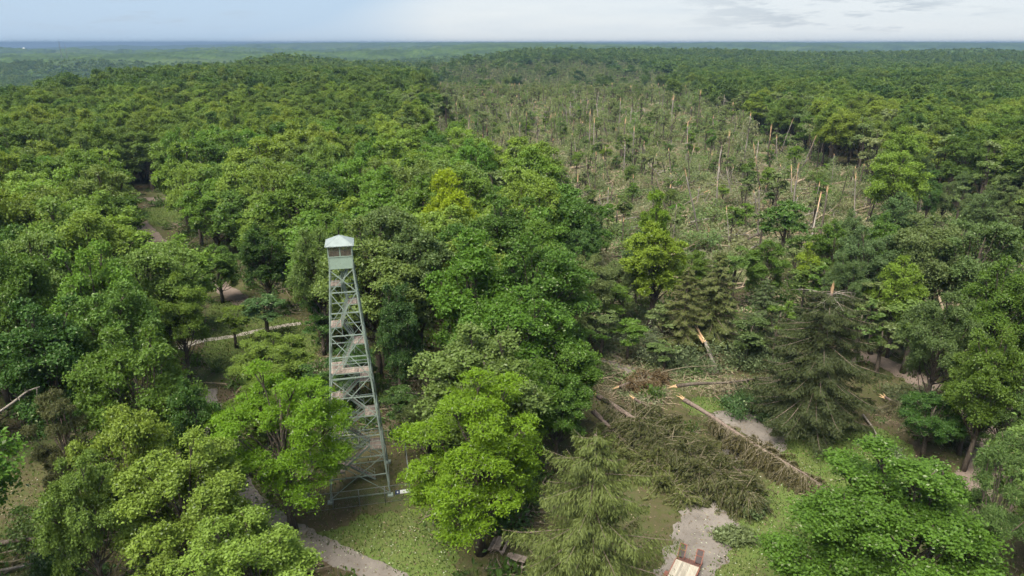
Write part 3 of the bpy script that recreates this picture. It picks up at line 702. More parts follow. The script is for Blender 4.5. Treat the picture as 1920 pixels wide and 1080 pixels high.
# fence round the tower foot
fx0, fx1, fy0, fy1 = -5.6, 5.35, -4.4, 6.9
fence = tag(empty('chain_link_fence', TC), 'chain-link enclosure with grey pipe rails around the fire tower foot', 'fence')
FH = 2.1
fc = [(fx0, fy0), (fx1, fy0), (fx1, fy1), (fx0, fy1)]
for k in range(4):
    a, b = np.array(fc[k]), np.array(fc[(k+1) % 4]); n = 4
    for i in range(n):
        p = a+(b-a)*i/n; t = MB(); t.tube([L3(*p, -.1), L3(*p, FH+.05)], .045, 8); part('post', t, M['galv'], fence, True)
    t = MB(); t.tube([L3(*a, FH), L3(*b, FH)], .035, 6); part('top_rail', t, M['galv'], fence, True)
    t = MB(); t.tube([L3(*a, .08), L3(*b, .08)], .02, 5); part('bottom_rail', t, M['galv'], fence, True)
    wv, wf = [], []; ln = np.linalg.norm(b-a); d = (b-a)/ln; n = int((ln+FH)/.11)
    for sgn in (1, -1):
        for i in range(n):
            s0 = i*.11-(FH if sgn > 0 else 0); p0, p1 = s0, s0+sgn*FH
            z0_, z1_ = .08, FH
            if p0 < 0: z0_ += -p0; p0 = 0
            if sgn < 0 and p1 < 0: z1_ = z0_+(p0); p1 = 0
            if p0 > ln: z0_ += p0-ln; p0 = ln
            if p1 > ln: z1_ = z0_+(ln-p0); p1 = ln
            if z1_-z0_ < .03: continue
            A_, B_ = L3(*(a+d*p0), z0_), L3(*(a+d*p1), z1_); o = np.array([0, 0, .0035]); k_ = len(wv)
            wv += [A_-o*.6, A_+o*.6, B_+o*.6, B_-o*.6]; wf.append([k_, k_+1, k_+2, k_+3])
    w = obj('wire_mesh', mesh_from('wire_mesh', wv, wf), M['galv'], fence); w['kind'] = 'stuff'
sg = gp(750, 950, 1.45); loc = np.array([np.dot(sg-TC, te), fy0-.06])
sign = tag(empty('fence_sign', TC+L3(4.45, fy0-.06, 1.2)), 'white sign board with navy end panel on chain-link fence below the tower', 'sign')
s0 = lambda u, v, z: te*u+tn*v+np.array([0, 0, z])
b = MB(); b.bar(s0(.22, 0, 0), s0(.78, 0, 0), .03, .42); b.bar(s0(-.22, .0, 0), s0(.23, 0, 0), .03, .42); obj('white_panel', b.mesh('white_panel'), M['white'], sign)
b = MB(); b.bar(s0(-.72, 0, 0), s0(-.24, 0, 0), .03, .48); npn = obj('navy_panel', b.mesh('navy_panel'), M['navy'], sign)
b = MB(); b.bar(s0(-.48, -.02, -.1), s0(-.48, -.02, .12), .008, .12, up=te); b.bar(s0(-.58, -.02, .02), s0(-.38, -.02, .02), .008, .05); obj('emblem', b.mesh('emblem'), M['white'], npn)

# ------------------------------------------------------------------ standing trees that the photograph shows singly
BL, HT = 'broadleaf_tree', 'broadleaf_tree'
tree_at('locust_tree', LOCUST[0], 508, 676, 19.3, 300, BR, 'bright yellow-green feathery tree directly left of the fire tower foot', rz=1.0, R0=6.8)
tree_at('locust_tree', LOCUST[1], 895, 698, 19.7, 345, BR, 'bright green feathery tree just right of the fenced tower foot', rz=2.2, R0=6.8)
tree_at('hemlock_tree', HEMLOCK, 1118, 812, 19.8, 385, HM, 'olive-green drooping conifer at the bottom beside the gravel road', rz=.4, needle=True, R0=6.6)
tree_at(BL, BIG, 1738, 828, 20.0, 560, (.078, .155, .018), 'broad dense bright green tree at the bottom right corner by the lawn', rz=.3)
tree_at('pine_tree', PINE, 1912, 800, 20.5, 175, (.075, .12, .03), 'blue-green pine cut by the right edge of the picture', rz=0, needle=True, R0=4.6)
tree_at(BL, OAK[0], 318, 818, 17.5, 265, LG, 'open light green tree with glossy leaf clusters near the bottom left', rz=2.0)
tree_at(BL, OAK[1], 448, 962, 14.5, 300, LG, 'light green treetop at the bottom edge left of the gravel path', rz=.8)
tree_at(BL, OAK[1], 128, 832, 17.5, 185, (.12, .19, .035), 'sparse forked tree with bare grey trunk above the brown ground, bottom left', rz=3.3, barkm=M['bark_pale'])
tree_at(BL, HERO[3], 205, 742, 19, 190, LG, 'light green rounded tree right of the brownish pine', rz=1.5)
tree_at(BL, HERO[1], 235, 615, 21, 235, MG, 'mid-green full tree between the dark tree and the bright feathery tree', rz=.2)
tree_at('pine_tree', PINE, 92, 722, 17.5, 135, (.075, .085, .03), 'brownish green pine under the bare grey limb at the left', rz=2, needle=True, R0=4.6)
tree_at(BL, HERO[2], 62, 545, 22, 235, DG, 'dark green dense tree at the left edge, halfway down', rz=.9)
tree_at(BL, HERO[4], 348, 692, 18, 150, (.05, .11, .02), 'dark green tree behind the pale gravel patch left of the bright tree', rz=.5)
tree_at(BL, HERO[5], 55, 350, 24, 200, (.14, .21, .035), 'yellowish green tree at the left edge above the dark tree', rz=.1)
tree_at(BL, HERO[0], 150, 392, 24, 210, LG, 'light green wide tree left of the winding park road', rz=2.4)
tree_at(BL, HERO[3], 262, 432, 23, 200, (.12, .2, .04), 'light green tree hiding the bend of the park road', rz=.9)
tree_at(BL, OAK[0], 318, 505, 18, 130, LG, 'light green loose tree left of the grey road fork', rz=.6)
tree_at(BL, HERO[1], 180, 520, 22, 200, (.1, .175, .03), 'green tree between the yellowish left tree and the mid-green full tree', rz=4)
tree_at(BL, HERO[4], 482, 410, 18.5, 120, DG, 'dark green tiered tree right of the road fork', rz=.1)
tree_at(BL, HERO[2], 388, 330, 19, 150, (.105, .2, .025), 'bright green spreading tree above the small lawn by the road', rz=1.9)
tree_at(BL, HERO[5], 552, 293, 24.5, 175, (.115, .2, .035), 'tall light green tree upper left of the tower cab', rz=.3)
tree_at(BL, HERO[1], 592, 412, 22, 120, (.11, .185, .045), 'pale green tree immediately left of the tower cab', rz=2.7)
tree_at(BL, HERO[3], 705, 362, 24.5, 170, (.1, .155, .045), 'grey-green tall tree immediately right of the tower cab', rz=.8)
tree_at(BL, HERO[0], 832, 308, 27, 145, (.235, .3, .012), 'yellow-topped rounded tree above the dark tree group in the middle', rz=.2)
tree_at(BL, HERO[4], 775, 405, 24, 190, (.085, .14, .04), 'grey-green tree below the yellow-topped tree', rz=1.2)
tree_at(BL, HERO[2], 948, 352, 25.5, 200, (.065, .125, .018), 'dark green tall tree right of the yellow-topped tree', rz=.4)
tree_at(BL, HERO[0], 890, 424, 25, 250, (.08, .16, .016), 'deep green tree at the middle of the picture, front of its group', rz=2.9)
tree_at(BL, HERO[5], 1005, 432, 24, 230, (.07, .135, .018), 'deep green tree at the edge of the storm path, middle of the picture', rz=3.6)
tree_at(BL, HERO[1], 955, 545, 20, 260, (.075, .15, .016), 'deep green lower tree above the right bright feathery tree', rz=5)
tree_at(BL, HERO[3], 1055, 620, 15, 160, (.08, .155, .018), 'green tree left of the fallen spruce butts', rz=1)
tree_at(BL, HERO[4], 1048, 690, 13.5, 160, (.07, .14, .018), 'deep green low tree above the butt of the large fallen conifer', rz=2.2)
tree_at(BL, HERO[3], 985, 655, 16, 150, (.075, .15, .018), 'deep green tree rising behind the right bright feathery tree', rz=.2)
tree_at('small_tree', OAK[1], 800, 745, 8, 120, (.075, .11, .03), 'brown-green shrubby tree behind the fence, right of the tower', rz=.7)
tree_at('small_tree', YOUNG[0], 745, 715, 8, 80, (.06, .115, .025), 'dark green shrub close right of the tower legs', rz=1.7, R0=4.6)
tree_at('small_tree', OAK[0], 470, 720, 9, 120, (.09, .16, .02), 'green shrub above the left bright feathery tree', rz=2.7)
tree_at(BL, HERO[2], 740, 520, 19, 110, (.05, .1, .025), 'dark tree right of the tower stairs with trunk showing', rz=1)
tree_at(BL, MID[2], 1236, 348, 21, 75, YG, 'slim yellow-green tree standing behind the yellow-green one in the damaged edge', rz=1)
tree_at(BL, HERO[4], 1232, 405, 20.5, 165, YG, 'yellow-green rounded tree at the near edge of the storm path', rz=.3)
tree_at(BL, OAK[0], 1108, 472, 16.5, 110, GG, 'grey-green tattered tree left of the yellow-green rounded tree', rz=.3)
tree_at('spruce_tree', SPRUCE[0], 1352, 470, 16.5, 150, SP, 'dark olive spruce with visible trunk behind the splintered pale stump', rz=.3, needle=True, R0=5.2)
tree_at('spruce_tree', SPRUCE[1], 1292, 500, 15, 110, SP, 'dark olive spruce left of the other whole spruce', rz=1.3, needle=True, R0=5.0)
tree_at('spruce_tree', SPRUCE[1], 1440, 520, 13.5, 100, (.06, .085, .03), 'olive spruce between the whole spruce and the topless spruce', rz=2.3, needle=True, R0=5.0)
tree_at(BL, YOUNG[1], 1522, 450, 15, 52, YG, 'small bright yellow-green tree above the topless spruce', rz=.3, R0=4.4)
tree_at(BL, MID[0], 1702, 478, 17, 105, (.15, .225, .025), 'bright yellow-green tree right of the topless spruce', rz=.3)
for i, a in enumerate([(1762, 398, 22, 165, GG, 'grey-green wide tree right of the dead bent limb'), (1855, 388, 23.5, 170, (.1, .15, .045), 'grey-green tree near the right edge above the broken trunk'),
                       (1905, 480, 21, 150, MG, 'green tree touching the right edge, level with the broken trunk'), (1640, 425, 19, 130, (.09, .14, .05), 'grey-green tree with the dead bent limb in front'),
                       (1572, 405, 18, 100, MG, 'green slender tree left of the dead bent limb'), (1480, 360, 17, 95, (.065, .14, .025), 'dark green lollipop tree standing among snags right of the orange stumps'),
                       (1790, 530, 20, 150, (.085, .135, .04), 'grey-green tree left of the leaning broken trunk'), (1880, 600, 19, 150, MG, 'green tree right of the leaning broken trunk'),
                       (1852, 640, 15, 120, (.11, .18, .03), 'light green tree above the dirt road'), (1908, 700, 13, 105, (.07, .13, .03), 'green tree by the dirt spur at the right edge'),
                       (1600, 470, 16, 90, (.085, .14, .045), 'grey-green tree just behind the topless spruce')]):
    tree_at(BL, [HERO[1], HERO[3], HERO[5], OAK[0], HERO[4], YOUNG[0], OAK[1], HERO[2], OAK[0], HERO[5], OAK[1]][i], *a[:4], a[4], a[5], rz=i*1.3, R0=4.6 if i == 5 else 6.2)
for i, a in enumerate([(490, 545, 8.5, 95, (.065, .125, .04), 'small blue-green tree above the pale stone path'), (432, 572, 7.5, 70, (.12, .195, .025), 'small yellow-green tree beside the blue-green one'),
                       (600, 578, 8, 75, DG, 'dark green bush left of the tower, above the stone path end'), (505, 622, 11, 160, (.13, .2, .03), 'light green low tree below the pale stone path'),
                       (1760, 735, 9, 130, DG, 'dark green low tree between the dirt road and the brush heap'), (585, 470, 16, 90, (.05, .12, .02), 'green tree left of the tower under the cab'),
                       (660, 640, 10, 110, (.06, .115, .03), 'dark shrubby tree seen through the tower'), (400, 455, 12, 100, MG, 'green small tree beside the road above the fork'),
                       (590, 680, 10, 90, (.05, .1, .02), 'dark green shrub between bright feathery tree and tower')]):
    tree_at('small_tree', [YOUNG[0], YOUNG[2], YOUNG[0], OAK[1], HERO[3], HERO[4], OAK[0], HERO[2], YOUNG[2]][i], *a[:4], a[4], a[5], rz=i*2.1, R0=4.6 if i in (0, 1, 2, 8) else 6.2)

for i, (tx, ty, H, w_, c_) in enumerate([(1130, 572, 9, 95, GG), (1182, 590, 8, 75, MG), (1088, 600, 9, 95, (.09, .165, .022)), (1245, 562, 9, 90, GG), (1410, 588, 9, 85, (.08, .12, .035)), (1468, 560, 11, 95, MG), (1505, 600, 8, 80, GG),
                                       (1622, 560, 12, 110, (.1, .16, .04)), (1662, 600, 9, 95, GG), (1722, 560, 12, 115, (.1, .17, .035)), (1250, 640, 5, 80, (.09, .14, .04)), (1800, 600, 10, 100, GG), (1560, 500, 12, 90, MG), (1660, 520, 13, 100, GG), (1150, 520, 11, 90, MG), (1330, 520, 11, 90, GG)]):
    tree_at('small_tree', [RAGGED[0], YOUNG[0], RAGGED[2], RAGGED[3], YOUNG[2]][i % 5], tx, ty, H, w_, c_, ['grey-green', 'green', 'fresh green', 'ragged', 'leafy', 'dense', 'thin', 'tall', 'tattered', 'full', 'low', 'pale', 'slim', 'spindly', 'leaning', 'stripped'][i]+' small storm-battered tree '+['above the gravel patch', 'left of the splintered stump', 'beside the deep green trees', 'behind the splintered stump', 'left of the topless spruce', 'behind the whole spruces', 'at the left shoulder of the topless spruce', 'behind the topless spruce', 'right of the topless spruce top', 'above the grey leafy heap', 'in front of the splintered stump', 'above the dirt road', 'below the bent dead limb', 'below the slim yellow-green tree', 'below the yellow-green rounded tree', 'among the whole spruces'][i], rz=i*1.7, R0=4.5)
for i, (tx, ty, H, w_, c_, lab) in enumerate([(1062, 452, 14, 105, (.08, .16, .022), 'green tree at the near left corner of the storm path'), (1172, 480, 12.5, 90, GG, 'grey-green tree left below the yellow-green rounded tree'), (1302, 462, 13, 90, MG, 'green tree right of the yellow-green rounded tree'),
        (1385, 458, 13, 85, (.09, .155, .03), 'green tree behind the dark olive spruce tops'), (1445, 446, 14, 90, MG, 'green tree between spruces and lollipop tree'), (1532, 476, 13, 90, (.1, .165, .035), 'green tree behind the topless spruce, under the small bright one'), (1600, 452, 14, 95, GG, 'grey-green tree left of the bent dead limb'), (1672, 400, 16, 100, MG, 'green tree above the bent dead limb')]):
    tree_at(BL, [HERO[2], OAK[0], HERO[4], YOUNG[1], HERO[0], YOUNG[0], OAK[1], HERO[5]][i], tx, ty, H, w_, c_, lab, rz=i*1.1, R0=4.6 if i in (3, 5) else 6.2)
# spruce whose top was snapped off
p = gp(1560, 545, 19); TAKEN.append((p[0], p[1], 6.5))
sp = empty('spruce_tree', (p[0], p[1], 0), .4, (1.0, 1.0, 1.03)); tag(sp, 'dark spruce with snapped-off top and bare radiating branches beside the lawn', 'tree')
obj('trunk', SPRUCE_CUT[1], M['bark_spruce'], sp); o = obj('crown', SPRUCE_CUT[0], M['needle'], sp); o.color = (.034, .048, .014, 1)
rng = np.random.default_rng(3); mb = MB()
for i in range(13):
    a = i*2.4; L = rng.uniform(2.2, 4.6); u = np.linspace(0, 1, 5)[:, None]; z0_ = 18.3-rng.uniform(0, 1.8)
    d = np.array([math.cos(a), math.sin(a), 0]); mb.tube(np.array([0, 0, z0_])+d*L*u+np.array([0, 0, 1])*(.5*u*L*rng.uniform(.2, 1)-.3*L*u*u), np.array([.06, .05, .04, .03, .012]), 5, cap=False)
    for k in range(3): q = np.array([0, 0, z0_])+d*L*rng.uniform(.5, .9); e = q+rdir(1, rng)[0]*.9; mb.tube(np.array([q, (q+e)/2, e]), .016, 4, cap=False)
obj('bare_branches', mb.mesh('bare_branches', True), M['bark_pale'], sp)
obj('splintered_top', splinters(rng, (.08, 0, 18.5), .2, 1.3).mesh('splintered_top'), M['splinter'], sp)

# ------------------------------------------------------------------ fallen conifers in the park
def fallen_conifer(a, b, za, zb, width, bare, seed, color, label, dens=1.0, r=0.24, sag=1.0, oneside=0.0, lift=1.0, bm='bark_spruce'):
    """trunk from a to b (pixels on the ground): bare first part, then ribs of drooping needled branches"""
    rng = np.random.default_rng(seed); A_ = gp(*a, za); B_ = gp(*b, zb); D = B_-A_; L = np.linalg.norm(D); d = D/L; s = unit(np.cross(d, [0, 0, 1.0]))
    t = tag(empty('fallen_conifer', A_*[1, 1, 0]), label, 'fallen tree'); off = A_*[1, 1, 0]
    k = np.linspace(0, 1, 9); P = A_+D*k[:, None]-off; P[:, 2] += .12*np.sin(k*9)
    mb = MB(); mb.tube(P, r*(1.0-.86*k), 8, lump=.12); obj('trunk', mb.mesh('trunk', True), M[bm], t)
    sp_ = MB()
    for i in range(7):
        q = P[0]+rng.normal(size=3)*r*.35; e = q-d*rng.uniform(.25, 1.1)+rng.normal(size=3)*.13; sp_.tube(np.array([q, (q+e)/2, e]), np.array([.075, .045, .01]), 4)
    obj('broken_end', sp_.mesh('broken_end'), M['splinter'], t)
    br = MB(); PP, TT, NN, VV = [], [], [], []
    nb = int(L*9*dens)
    for i in range(nb):
        f = rng.random()**.9
        if f < bare*.45: continue
        leafy = f > bare or rng.random() < .25
        p = A_+D*f-off; sd = -1 if rng.random() < .5+oneside else 1
        ln = width*rng.uniform(.55, 1.1)*(.45+.55*math.sin(min(1, (1-f)*1.35+.12)*math.pi*.62))*(0.6 if f < bare else 1)
        h = unit(d*rng.uniform(-.3, 1.2)+s*sd*rng.uniform(.1, 1.0)+np.array([0, 0, rng.uniform(-.3, lift)])); u = np.linspace(0, 1, 5)
        sgr = rng.uniform(.3, 1.6)
        def at(q): 
            x = p+h*(ln*np.asarray(q))[..., None]; x[..., 2] -= sag*sgr*.62*ln*np.asarray(q)**2.2; x[..., 2] = np.maximum(x[..., 2], .08+.3*rng.random()); return x
        br.tube(at(u), np.array([.045, .036, .027, .018, .008]), 4, cap=False)
        if not leafy: continue
        m_ = int(ln*31); q = rng.uniform(.12, 1, m_); x = at(q); lat = unit(np.cross(h, [0, 0, 1.0]))
        sidew = rng.normal(size=m_)*.17*ln*(1.15-q); x = x+lat*sidew[:, None]; x[:, 2] -= rng.random(m_)*.7; x[:, 2] = np.maximum(x[:, 2], .06)
        PP.append(x); TT.append(h+np.array([0, 0, -1])*rng.uniform(.1, 1.5, (m_, 1))+rng.normal(size=(m_, 3))*.3); NN.append(unit(rng.normal(size=(m_, 3))*.6+[0, 0, .8]))
        VV.append(np.clip(.42+rng.normal()*.14+rng.normal(size=m_)*.15, .02, .95))
    obj('branches', br.mesh('branches', True), M['twig'], t)
    P_ = np.vstack(PP); n = len(P_); l = rng.uniform(.7, 1.4, n)
    c_ = obj('crown', kites(P_, np.vstack(TT), np.vstack(NN), .42*l, .10*l, np.concatenate(VV), 'crown'), M['needle'], t); c_.color = (*color, 1); return t
FB = (.058, .062, .019)
fallen_conifer((1283, 750), (1548, 915), 2.6, .9, 3.4, .42, 1, (.06, .052, .019), 'fallen conifer with long bare pinkish trunk and brown branch tip on the lawn', dens=2.0, r=.31, oneside=-.2, lift=.3, sag=1.2)
fallen_conifer((1120, 742), (1405, 925), 3.2, 1.7, 5.4, .22, 2, FB, 'large fallen conifer lying across the gravel road left of the bare trunk', dens=2.6, r=.34, sag=.85, lift=.6, oneside=-.1)
fallen_conifer((1190, 748), (1415, 905), 1.6, 1.0, 3.4, .1, 6, (.062, .07, .02), 'fallen conifer wedged between the bare trunk and the larger fallen conifer', dens=.8, r=.2, sag=.9, lift=.5)
fallen_conifer((1110, 772), (1290, 935), 2.0, .8, 4.6, .34, 3, (.085, .1, .028), 'dark fallen conifer nearest the drooping olive conifer', dens=1.0, r=.24)
fallen_conifer((1268, 724), (1452, 708), 2.6, 3.2, 3.2, .75, 4, (.06, .075, .03), 'dark bare fallen trunk with hanging twigs left of the topless spruce', dens=.9, r=.28, sag=1.7, bm='bark')
fallen_conifer((1735, 722), (1800, 830), 1.0, .6, 4.2, .2, 5, FB, 'heap of fallen brown conifer branches right of the topless spruce', dens=1.3, r=.2)
fallen_conifer((1660, 745), (1760, 815), .8, .5, 3.8, .2, 8, (.1, .1, .045), 'brown fallen branches against the right side of the topless spruce', dens=1.2, r=.2)
fallen_conifer((1160, 725), (1245, 700), .8, 1.2, 3.0, .1, 9, (.11, .08, .035), 'rusty brown fallen boughs above the fallen conifer butts', dens=1.6, r=.15)

# ------------------------------------------------------------------ storm damage kits
SNAG = [snag(600+i, H, r, limbs, lean, stub, split, tuft) for i, (H, r, limbs, lean, stub, split, tuft) in enumerate([(10, .26, 3, .03, .5, 1.3, 0), (10, .30, 1, .02, .3, 2.0, 0), (10, .24, 5, .1, .8, .8, 0), (10, .20, 2, .05, .4, 1.5, 0), (10, .25, 7, .03, .8, .8, 70), (10, .28, 5, .16, .7, 1.0, 50)])]
LOGS = [log_tree(650+i, leafy=[900, 500, 250, 0, 700][i]+30, nl=[10, 8, 6, 4, 9][i]) for i in range(5)]
BRUSH = [brush(680+i, R=[1.7, 1.4, 2.0, 1.5][i], h=[.9, 1.3, .7, 1.0][i], sticks=[22, 14, 34, 20][i]) for i in range(4)]
DMG = [(.19, .215, .1), (.15, .19, .08), (.21, .225, .13), (.12, .18, .06)]
def put_snag(kind, k, x, y, H, label, group=None, rz=None, lean=None, r=1.0):
    tr, st, cr = SNAG[k]; f = H/10
    t = empty(kind, (x, y, float(zg(x, y))-.1), random.uniform(0, 6.28) if rz is None else rz, (r*(.75+.25*f), r*(.75+.25*f), f))
    if lean: t.rotation_euler[0], t.rotation_euler[1] = lean
    to_ = obj('trunk', tr, M['bark'], t)
    if random.random() < .5: to_.material_slots[0].link = 'OBJECT'; to_.material_slots[0].material = M['bark_pale']
    so_ = obj('splintered_top', st, M['splinter'], t)
    if random.random() < .25 and group: so_.material_slots[0].link = 'OBJECT'; so_.material_slots[0].material = M['splinter_old']
    if cr: c_ = obj('crown', cr, M['leaf'], t); c_.color = (*random.choice(DMG), 1)
    return tag(t, label, 'broken tree', group)
def put_log(k, x, y, s, rz, label, group=None, tilt=0.0):
    tr, en, cr = LOGS[k]; t = empty('fallen_tree', (x, y, float(zg(x, y))+.45), rz, (s, s, s)); t.rotation_euler[1] = tilt
    to_ = obj('trunk', tr, M['bark_straw'], t)
    if random.random() < .35: to_.material_slots[0].link = 'OBJECT'; to_.material_slots[0].material = random.choice([M['bark_pale'], M['bark']])
    obj('broken_end', en, M['splinter'], t)
    c_ = obj('crown', cr, M['leaf'], t); c_.color = (*random.choice(DMG), 1)
    return tag(t, label, 'fallen tree', group)
def snag_px(k, bx, by, ty, label, **q):
    p = gp(bx, by); rl = np.hypot(p[0], p[1]); d = FW+UP*(540-ty)/1280; H = CAMZ+rl*d[2]/np.hypot(d[1], (bx-960)/1280)
    return put_snag('broken_tree', k, p[0], p[1], max(3, H), label, **q)
for a in [(2, 1341, 398, 312, 'dark forked broken trunk leaning right in the storm path middle'), (4, 1390, 350, 216, 'tall broken tree keeping thin upright branches, right of storm path middle'),
          (1, 1438, 308, 244, 'pale orange split trunk standing before the right forest edge'), (5, 1517, 302, 238, 'leaning reddish broken trunk at the right forest edge'),
          (3, 1531, 318, 268, 'short bare pale stem beside the leaning reddish trunk'), (0, 1553, 305, 240, 'split brown trunk right of the leaning reddish trunk'),
          (0, 1306, 252, 178, 'forked bare trunk at the far right forest corner'), (1, 1256, 262, 190, 'thick dark broken trunk with torn bark at the far forest corner'),
          (1, 1487, 388, 315, 'reddish shredded stump near the dark green lollipop tree'), (3, 1156, 446, 400, 'orange snapped stem nearest the yellow-green rounded tree'),
          (3, 1148, 448, 412, 'shorter orange snapped stem beside the nearest orange one'), (1, 1160, 250, 195, 'thick brown split trunk with leafy top far in the storm path'),
          (0, 1305, 400, 352, 'grey trunk with frayed foot and torn top, centre of storm path'), (2, 1452, 430, 375, 'dark twisted stub with orange break, right part of storm path'),
          (0, 1104, 285, 215, 'red-brown broken trunk in the far middle of the storm path'), (3, 1204, 300, 268, 'bare orange pole in the far middle of the storm path'),
          (1, 1068, 440, 380, 'pale split stem at the near left end of the storm path'), (3, 1139, 400, 355, 'brown pole left of the orange snapped stems'),
          (3, 1126, 415, 368, 'thin orange pole left of the brown pole'), (0, 975, 275, 235, 'white-topped broken trunk at the left of the storm path'),
          (4, 1855, 585, 490, 'leaning broken trunk with pale torn tips near the right edge'), (5, 1690, 655, 595, 'small broken trunk with brown torn top above the grey leafy heap'),
          (4, 722, 690, 562, 'torn trunk with reddish strip right of the tower stairs'), (3, 1068, 735, 692, 'small orange splinter stump left of the fallen conifers'),
          (3, 1027, 775, 728, 'small orange stump beside the deep green lower tree'), (5, 1668, 850, 470, 'x')]:
    if a[4] != 'x': snag_px(*a[:4], a[4], rz=a[1]*.37)
# the big splintered stump and the bent dead limb
p = gp(1345, 700); rng = np.random.default_rng(8)
t = tag(empty('broken_tree', (p[0], p[1], 0)), 'leaning stump with large pale splinters in front of the dark spruces', 'broken tree')
a_, b_ = np.zeros(3), gp(1322, 640, 3.6)-p
mb = MB(); mb.tube(np.array([a_, (a_+b_)/2, b_]), np.array([.34, .3, .26]), 8, lump=.2); obj('trunk', mb.mesh('trunk', True), M['bark_pale'], t)
mb = MB()
for i, (x, y) in enumerate([(1293, 608), (1297, 618), (1290, 612), (1318, 640), (1332, 648), (1296, 603), (1305, 606)]):
    e = gp(x, y, [5.0, 4.6, 4.8, 2.6, 2.2, 5.6, 5.4][i])-p; q = b_+rng.normal(size=3)*.12; mb.tube(np.array([q, (q+e)/2+rng.normal(size=3)*.08, e]), np.array([.2, .13, .02]), 5)
obj('splintered_top', mb.mesh('splintered_top'), M['splinter'], t)
def limb(name, pts, rad, label, m, cat='branch', twigs=4, seed=1):
    P = np.array([gp(*q) for q in pts]); o_ = P[0]*[1, 1, 0]; rng = np.random.default_rng(seed)
    t = tag(empty(name, o_), label, cat); mb = MB(); D_ = densify(P-o_, 5*len(P)); k = np.linspace(1, .3, len(D_)); mb.tube(D_, rad*k, 6, lump=.1); obj('stem', mb.mesh('stem', True), m, t)
    mb = MB()
    for i in range(twigs):
        q = D_[rng.integers(len(D_)//3, len(D_))]; e = q+rdir(1, rng)[0]*rng.uniform(.8, 2.2); mb.tube(np.array([q, (q+e)/2+rng.normal(size=3)*.12, e]), rad*np.array([.4, .26, .1]), 4, cap=False)
    obj('twigs', mb.mesh('twigs', True), m, t); return t
limb('dead_limb', [(-20, 785, 12), (20, 758, 12.3), (50, 735, 12.8), (75, 725, 13)], .17, 'bare pale grey limb sticking out at the left edge', M['bark_pale'], seed=2)
limb('dead_limb', [(1625, 436, 9), (1650, 452, 8.5), (1672, 465, 8), (1688, 480, 6)], .16, 'bent bare pale limb hanging over the damaged trees', M['bark_pale'], seed=3)
limb('dead_limb', [(1628, 440, 9), (1640, 470, 6), (1648, 497, 3)], .09, 'thin bare limb hanging straight down beside the bent pale limb', M['bark_pale'], seed=13)
limb('bent_sapling', [(1212, 708, .3), (1245, 697, 1.4), (1290, 688, 2.2), (1345, 686, 2.4)], .1, 'thin green bowed stem above the dark bare fallen trunk', M['twig'], 'fallen tree', 8, seed=4)
limb('fallen_log', [(1618, 778, .4), (1635, 800, .4), (1652, 830, .3)], .17, 'grey broken log at the lawn edge right of the topless spruce', M['bark_pale'], 'log', 5, seed=5)
limb('fallen_log', [(-20, 1022, .5), (50, 1012, .5), (110, 1010, .6)], .32, 'dark mossy fallen trunk on brown ground at the bottom left', M['bark'], 'log', 6, seed=6)
limb('fallen_log', [(-20, 1075, .4), (40, 1062, .4), (85, 1052, .5)], .2, 'pale fallen log at the bottom left corner', M['bark_pale'], 'log', 4, seed=7)
limb('fallen_log', [(1115, 770, .4), (1150, 805, .5), (1182, 840, .5)], .18, 'straight bare pole lying below the large fallen conifer', M['bark_spruce'], 'log', 5, seed=8)
limb('fallen_log', [(1118, 815, .3), (1145, 838, .3)], .15, 'short reddish log under the fallen conifer butts', M['bark_spruce'], 'log', 2, seed=9)
limb('fallen_log', [(750, 735, .4), (800, 738, .6), (840, 730, .6)], .12, 'thin fallen log behind the tower fence', M['bark_pale'], 'log', 6, seed=10)
limb('fallen_branch', [(1495, 925, .1), (1520, 928, .2), (1545, 930, .1)], .05, 'bare stick lying on the lawn below the conifer tip', M['twig'], 'branch', 4, seed=11)
limb('fallen_branch', [(1340, 962, .1), (1375, 960, .15), (1395, 958, .1)], .05, 'bare stick lying on the gravel road edge', M['twig'], 'branch', 3, seed=12)
def leafy_heap(px, py, wpx, h, color, label, seed, n=1500, leaf=.34, cat='fallen branch', squash=.6):
    p = gp(px, py); R = wpx*depth(p)/1280/2; rng = np.random.default_rng(seed)
    t = tag(empty('leafy_branch', (p[0], p[1], 0), rng.uniform(0, 6)), label, cat)
    cc = rng.normal(size=(14, 3))*[R*.42, R*.42*squash, h*.35]; cc[:, 2] = np.abs(cc[:, 2])+h*.15
    k = rng.integers(0, 14, n); q = cc[k]+rng.normal(size=(n, 3))*[R*.17, R*.17, h*.16]; q[:, 2] = np.abs(q[:, 2])+.04; sz = leaf*rng.uniform(.6, 1.4, n)
    v = np.clip(rng.normal(size=n)*.18+.46+rng.normal(size=14)[k]*.1, 0, .94); v[rng.random(n) < .06] = 1
    o = obj('leaves', kites(q, rdir(n, rng), unit(rdir(n, rng)+[0, 0, .8]), sz, sz*.58, v, 'leaves'), M['leaf'], t); o.color = (*color, 1)
    mb = MB()
    for c_ in cc: mb.tube(np.array([[0, 0, .2], c_*.5+[0, 0, .15], c_]), np.array([.07, .05, .02]), 5, cap=False)
    obj('stems', mb.mesh('stems', True), M['twig'], t); return t
PAL = (.17, .2, .12)
